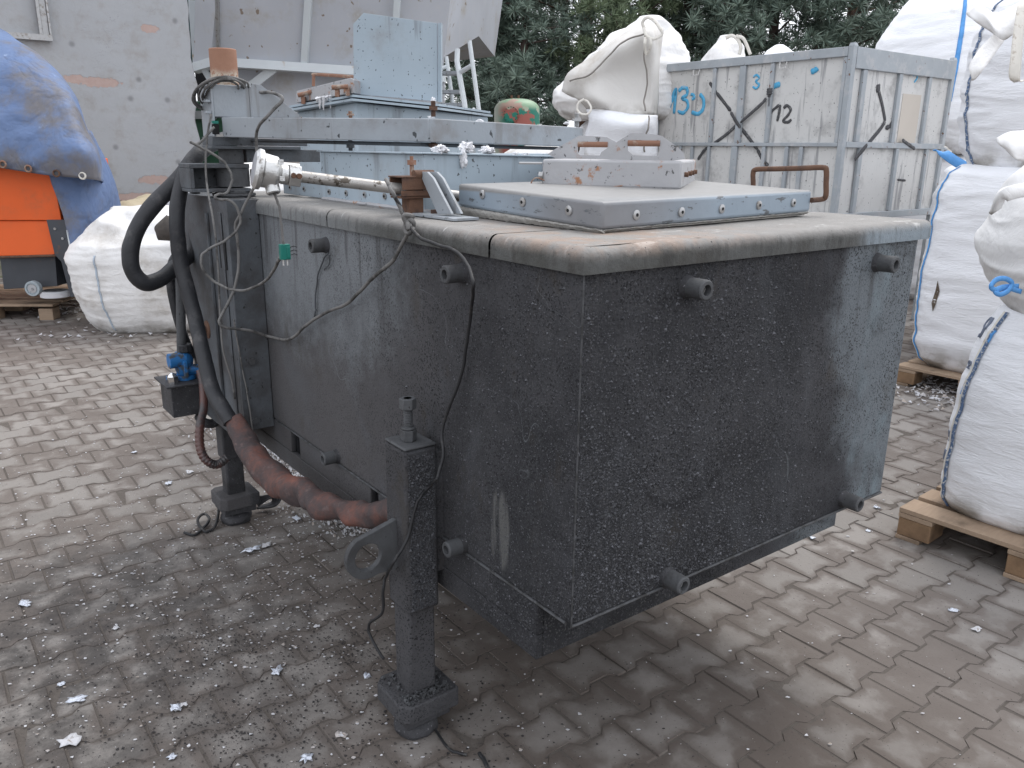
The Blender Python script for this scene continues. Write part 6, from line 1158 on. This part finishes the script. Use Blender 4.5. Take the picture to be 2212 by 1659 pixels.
# ---- green and red tank
TK = W(1116, 330, 15); TKz = W(1116, 213, 15).z
def camo():
    t = NT("flaking_green_red_tank_paint", .5, 0, .4); n = t.noise(2.0, 5, .6, loc=(2, 0, 1)); x, y, z = t.sep()
    col = t.mix(t.ramp(n, .5, .52), (.012, .17, .12), (.30, .09, .07)); col = t.mix(t.ramp(t.noise(2.6, 4, .5, loc=(7, 1, 1)), .57, .585), col, (.36, .40, .30)); col = t.mix(t.ramp(z, TKz-.22, TKz-.12), col, t.mix(t.ramp(n, .5, .54), (.22, .34, .22), (.36, .25, .2))); col = t.mix(t.ramp(x, -.2, -.38), col, (.36, .38, .31)); t.color(col); return t.m
m_camo = camo(); tk = thing("pressure_tank", "upright pressure tank in flaking green and red paint in front of the pines", "tank", Vector((TK.x, TK.y, 0)))
mb = MB(); R_ = .40; pr_ = [(.0, R_*.9), (.06, R_), (TKz-.2, R_)]+[(TKz-.2+.2*math.sin(a), R_*math.cos(a)**.7) for a in [k*math.pi/2/8 for k in range(1, 8)]]+[(TKz, .03)]
mb.tube([(TK.x, TK.y, z) for z, _ in pr_], [q for _, q in pr_], 36); finish("tank_shell", mb, m_camo, tk)
p = W(1098, 247, 14.6); p.z = W(1098, 247, 14.6).z; mb = MB(); nn = (Vector((p.x, p.y, 0))-Vector((TK.x, TK.y, 0))); nn.z = 0; dirv = Vector((-.25, -1, 0)).normalized(); c0_ = Vector((TK.x, TK.y, p.z))+dirv*.38; mb.cyl(c0_, c0_+dirv*.05, .135, 26); fl_ = finish("manhole_flange", mb, m_camo, tk)
for k in range(16): mb = MB(); u = dirv.cross(BZ); a = k*6.283/16; q = c0_+dirv*.05+u*math.cos(a)*.12+BZ*math.sin(a)*.12; mb.cyl(q, q+dirv*.012, .009, 6); finish("flange_bolt", mb, m_dg, fl_)
for dx in (-.1, .02): mb = MB(); mb.cyl((TK.x+dx, TK.y-.1, TKz-.03), (TK.x+dx, TK.y-.1, TKz+.05), .02, 8); finish("valve_stub", mb, m_rust, tk)

# ---- pines
m_bark = simple("reddish_pine_bark", (.14, .078, .052), .9, 0, .4, 3, (.05, .04, .035), 5, .45, .6, .9, 14); m_barkdark = simple("dark_pine_bark", (.07, .05, .042), .9, 0, .4, 3, None, bump=.8, bs=14)
def needle_mat(name, a, b_):
    t = NT(name, .6, 0, .25); gi = t.n('ShaderNodeNewGeometry').outputs['Random Per Island']; t.color(t.mix(gi, a, b_)); t.p.inputs['Subsurface Weight'].default_value = 0
    return t.m
m_need = [needle_mat("blue_green_needles", (.075, .11, .09), (.22, .28, .225)), needle_mat("dark_green_needles", (.055, .08, .062), (.15, .19, .15)), needle_mat("yellow_green_needles", (.085, .12, .07), (.21, .26, .155))]
def pine(x, y, h, r0, seed, mat, label, zlow, spread, dens=1., bark=m_bark, lean=0):
    r = random.Random(seed); T = Matrix.Translation((x, y, 0)); P = thing("pine_tree", label, "tree", T, "pines behind the yard")
    mb = MB(T); n = 14; tr = [Vector((lean*(k/n)**2*2+noise.noise(Vector((k*.4, seed, 0)))*.12, noise.noise(Vector((k*.4, 9, seed)))*.12, h*k/n)) for k in range(n+1)]; mb.tube(tr, [r0*(1-.82*k/n) for k in range(n+1)], 10); finish("trunk", mb, bark, P, sharp=2)
    mb = MB(T); fb = MB(T); clumps = []
    nb = int((h-zlow)*3.8*dens)
    for k in range(nb):
        z = zlow+(h-zlow)*k/nb*1.0; f = z/h; L_ = spread*(1-.55*max(0, (z-zlow)/(h-zlow)))*r.uniform(.55, 1.15); a = r.random()*6.283; b0 = tr[min(n, int(f*n))].lerp(tr[min(n, int(f*n)+1)], f*n-int(f*n)); b0 = Vector((b0.x, b0.y, z))
        pts = [b0]; d = Vector((math.cos(a), math.sin(a), r.uniform(-.15, .3)))
        for q in range(4): pts.append(pts[-1]+d*L_/4); d = (d+Vector((r.uniform(-.3, .3), r.uniform(-.3, .3), r.uniform(-.12, .22)))).normalized()
        mb.tube(pts, [.035*(1-.2*q) for q in range(5)], 5)
        for q in range(1, 5):
            for _ in range(int(4.2*dens)+1):
                c = pts[q]+Vector((r.gauss(0, .30), r.gauss(0, .30), r.gauss(0, .16)+.08)); clumps.append((c, r.uniform(.15, .32)))
    finish("limbs", mb, bark, P, sharp=2)
    for c, s_ in clumps:
        if c.z > 7.2: continue
        for _ in range(40):
            d = Vector((r.gauss(0, 1), r.gauss(0, 1), r.gauss(.35, .8))).normalized(); w_ = d.cross(Vector((r.gauss(0, 1), r.gauss(0, 1), r.gauss(0, 1)))).normalized()*s_*.05
            p0 = c+d*s_*.1; p1 = c+d*s_*r.uniform(.8, 1.25); fb.face([fb.v(p0-w_*.5), fb.v(p0+w_*.5), fb.v((p0+p1)/2+w_), fb.v(p1), fb.v((p0+p1)/2-w_)])
    finish("crown", fb, mat, P, sharp=3, keep=True); return P
TL = [(1062, 24, 12, .16, 0, 1.2, 2.2, 1.25, 'dense bluish pine right beside the hopper edge'), (1130, 23, 12, .15, 0, 2.2, 2.3, 1.3, 'bluish pine with low boughs above the green tank'), (1215, 27, 13, .17, 1, 3.6, 1.8, .6, 'slender dark pine with bare lower trunk left of the slumped bag'),
      (1188, 31, 13, .15, 1, 3.6, 1.8, .7, 'thin dark pine further back, left of the red-trunked one'), (1258, 25, 13, .26, 1, 5.0, 1.8, .6, 'pine with a thick reddish trunk left of the big bag loop'), (1300, 28, 13, .18, 1, 3.8, 1.7, .6, 'dark pine whose trunk rises behind the slumped bag'),
      (1375, 24, 12, .18, 2, 3.2, 2.2, 1.2, 'greener pine above the lifting loop of the slumped bag'), (1465, 25, 12, .17, 2, 3.0, 2.3, 1.2, 'green pine above the gap between slumped bag and container'), (1560, 24, 12, .17, 1, 3.2, 2.3, 1.2, 'dark pine above the small bag peak'),
      (1650, 23, 12, .18, 0, 3.0, 2.3, 1.25, 'bluish pine above the spray-painted number on the container'), (1745, 23, 12, .17, 0, 3.0, 2.2, 1.25, 'bushy pine above the right part of the container side'), (1810, 25, 12, .22, 1, 3.4, 2.2, 1., 'pine with a reddish trunk above the container corner'),
      (1865, 28, 12, .14, 1, 3.6, 1.7, .75, 'sparse pine at the left edge of the huge white bag'), (1010, 27, 12, .16, 1, 1.6, 2.2, 1.0, 'dark pine seen through the white stair'), (1520, 31, 13, .16, 1, 3.4, 2.2, .8, 'far dark pine between two nearer green ones'), (1095, 32, 13, .16, 1, 1.8, 2.4, .8, 'far pine behind the green tank')]
for k, (px, d, h, r0, mi, zl, sp2, dn, lab) in enumerate(TL):
    p = W(px, 300, d); pine(p.x, p.y, h, r0, 50+k, m_need[mi], lab, zl, sp2, dn*1.1, m_bark if r0 > .2 else m_barkdark, .0)
# low scrub and dark undergrowth behind the yard
r = random.Random(33); mb = MB()
for _ in range(5200):
    x, y = r.uniform(-3, 16), r.uniform(30, 38); hh = .5+.9*abs(noise.noise(Vector((x*.6, y*.6, 0)))); z = r.random()*hh; s_ = r.uniform(.08, .2); a = r.random()*6
    mb.face([mb.v((x+s_*math.cos(a), y+s_*math.sin(a)*.5, z)), mb.v((x-s_*math.sin(a), y, z+s_*.6)), mb.v((x-s_*math.cos(a), y-s_*.3, z+s_*1.1)), mb.v((x+s_*.3, y, z-s_*.2))])
o = finish("undergrowth", mb, needle_mat("brown_green_scrub", (.05, .05, .035), (.10, .09, .06)), keep=True, sharp=3); o['kind'] = 'stuff'; o['label'] = "low brown-green scrub beneath the pines"
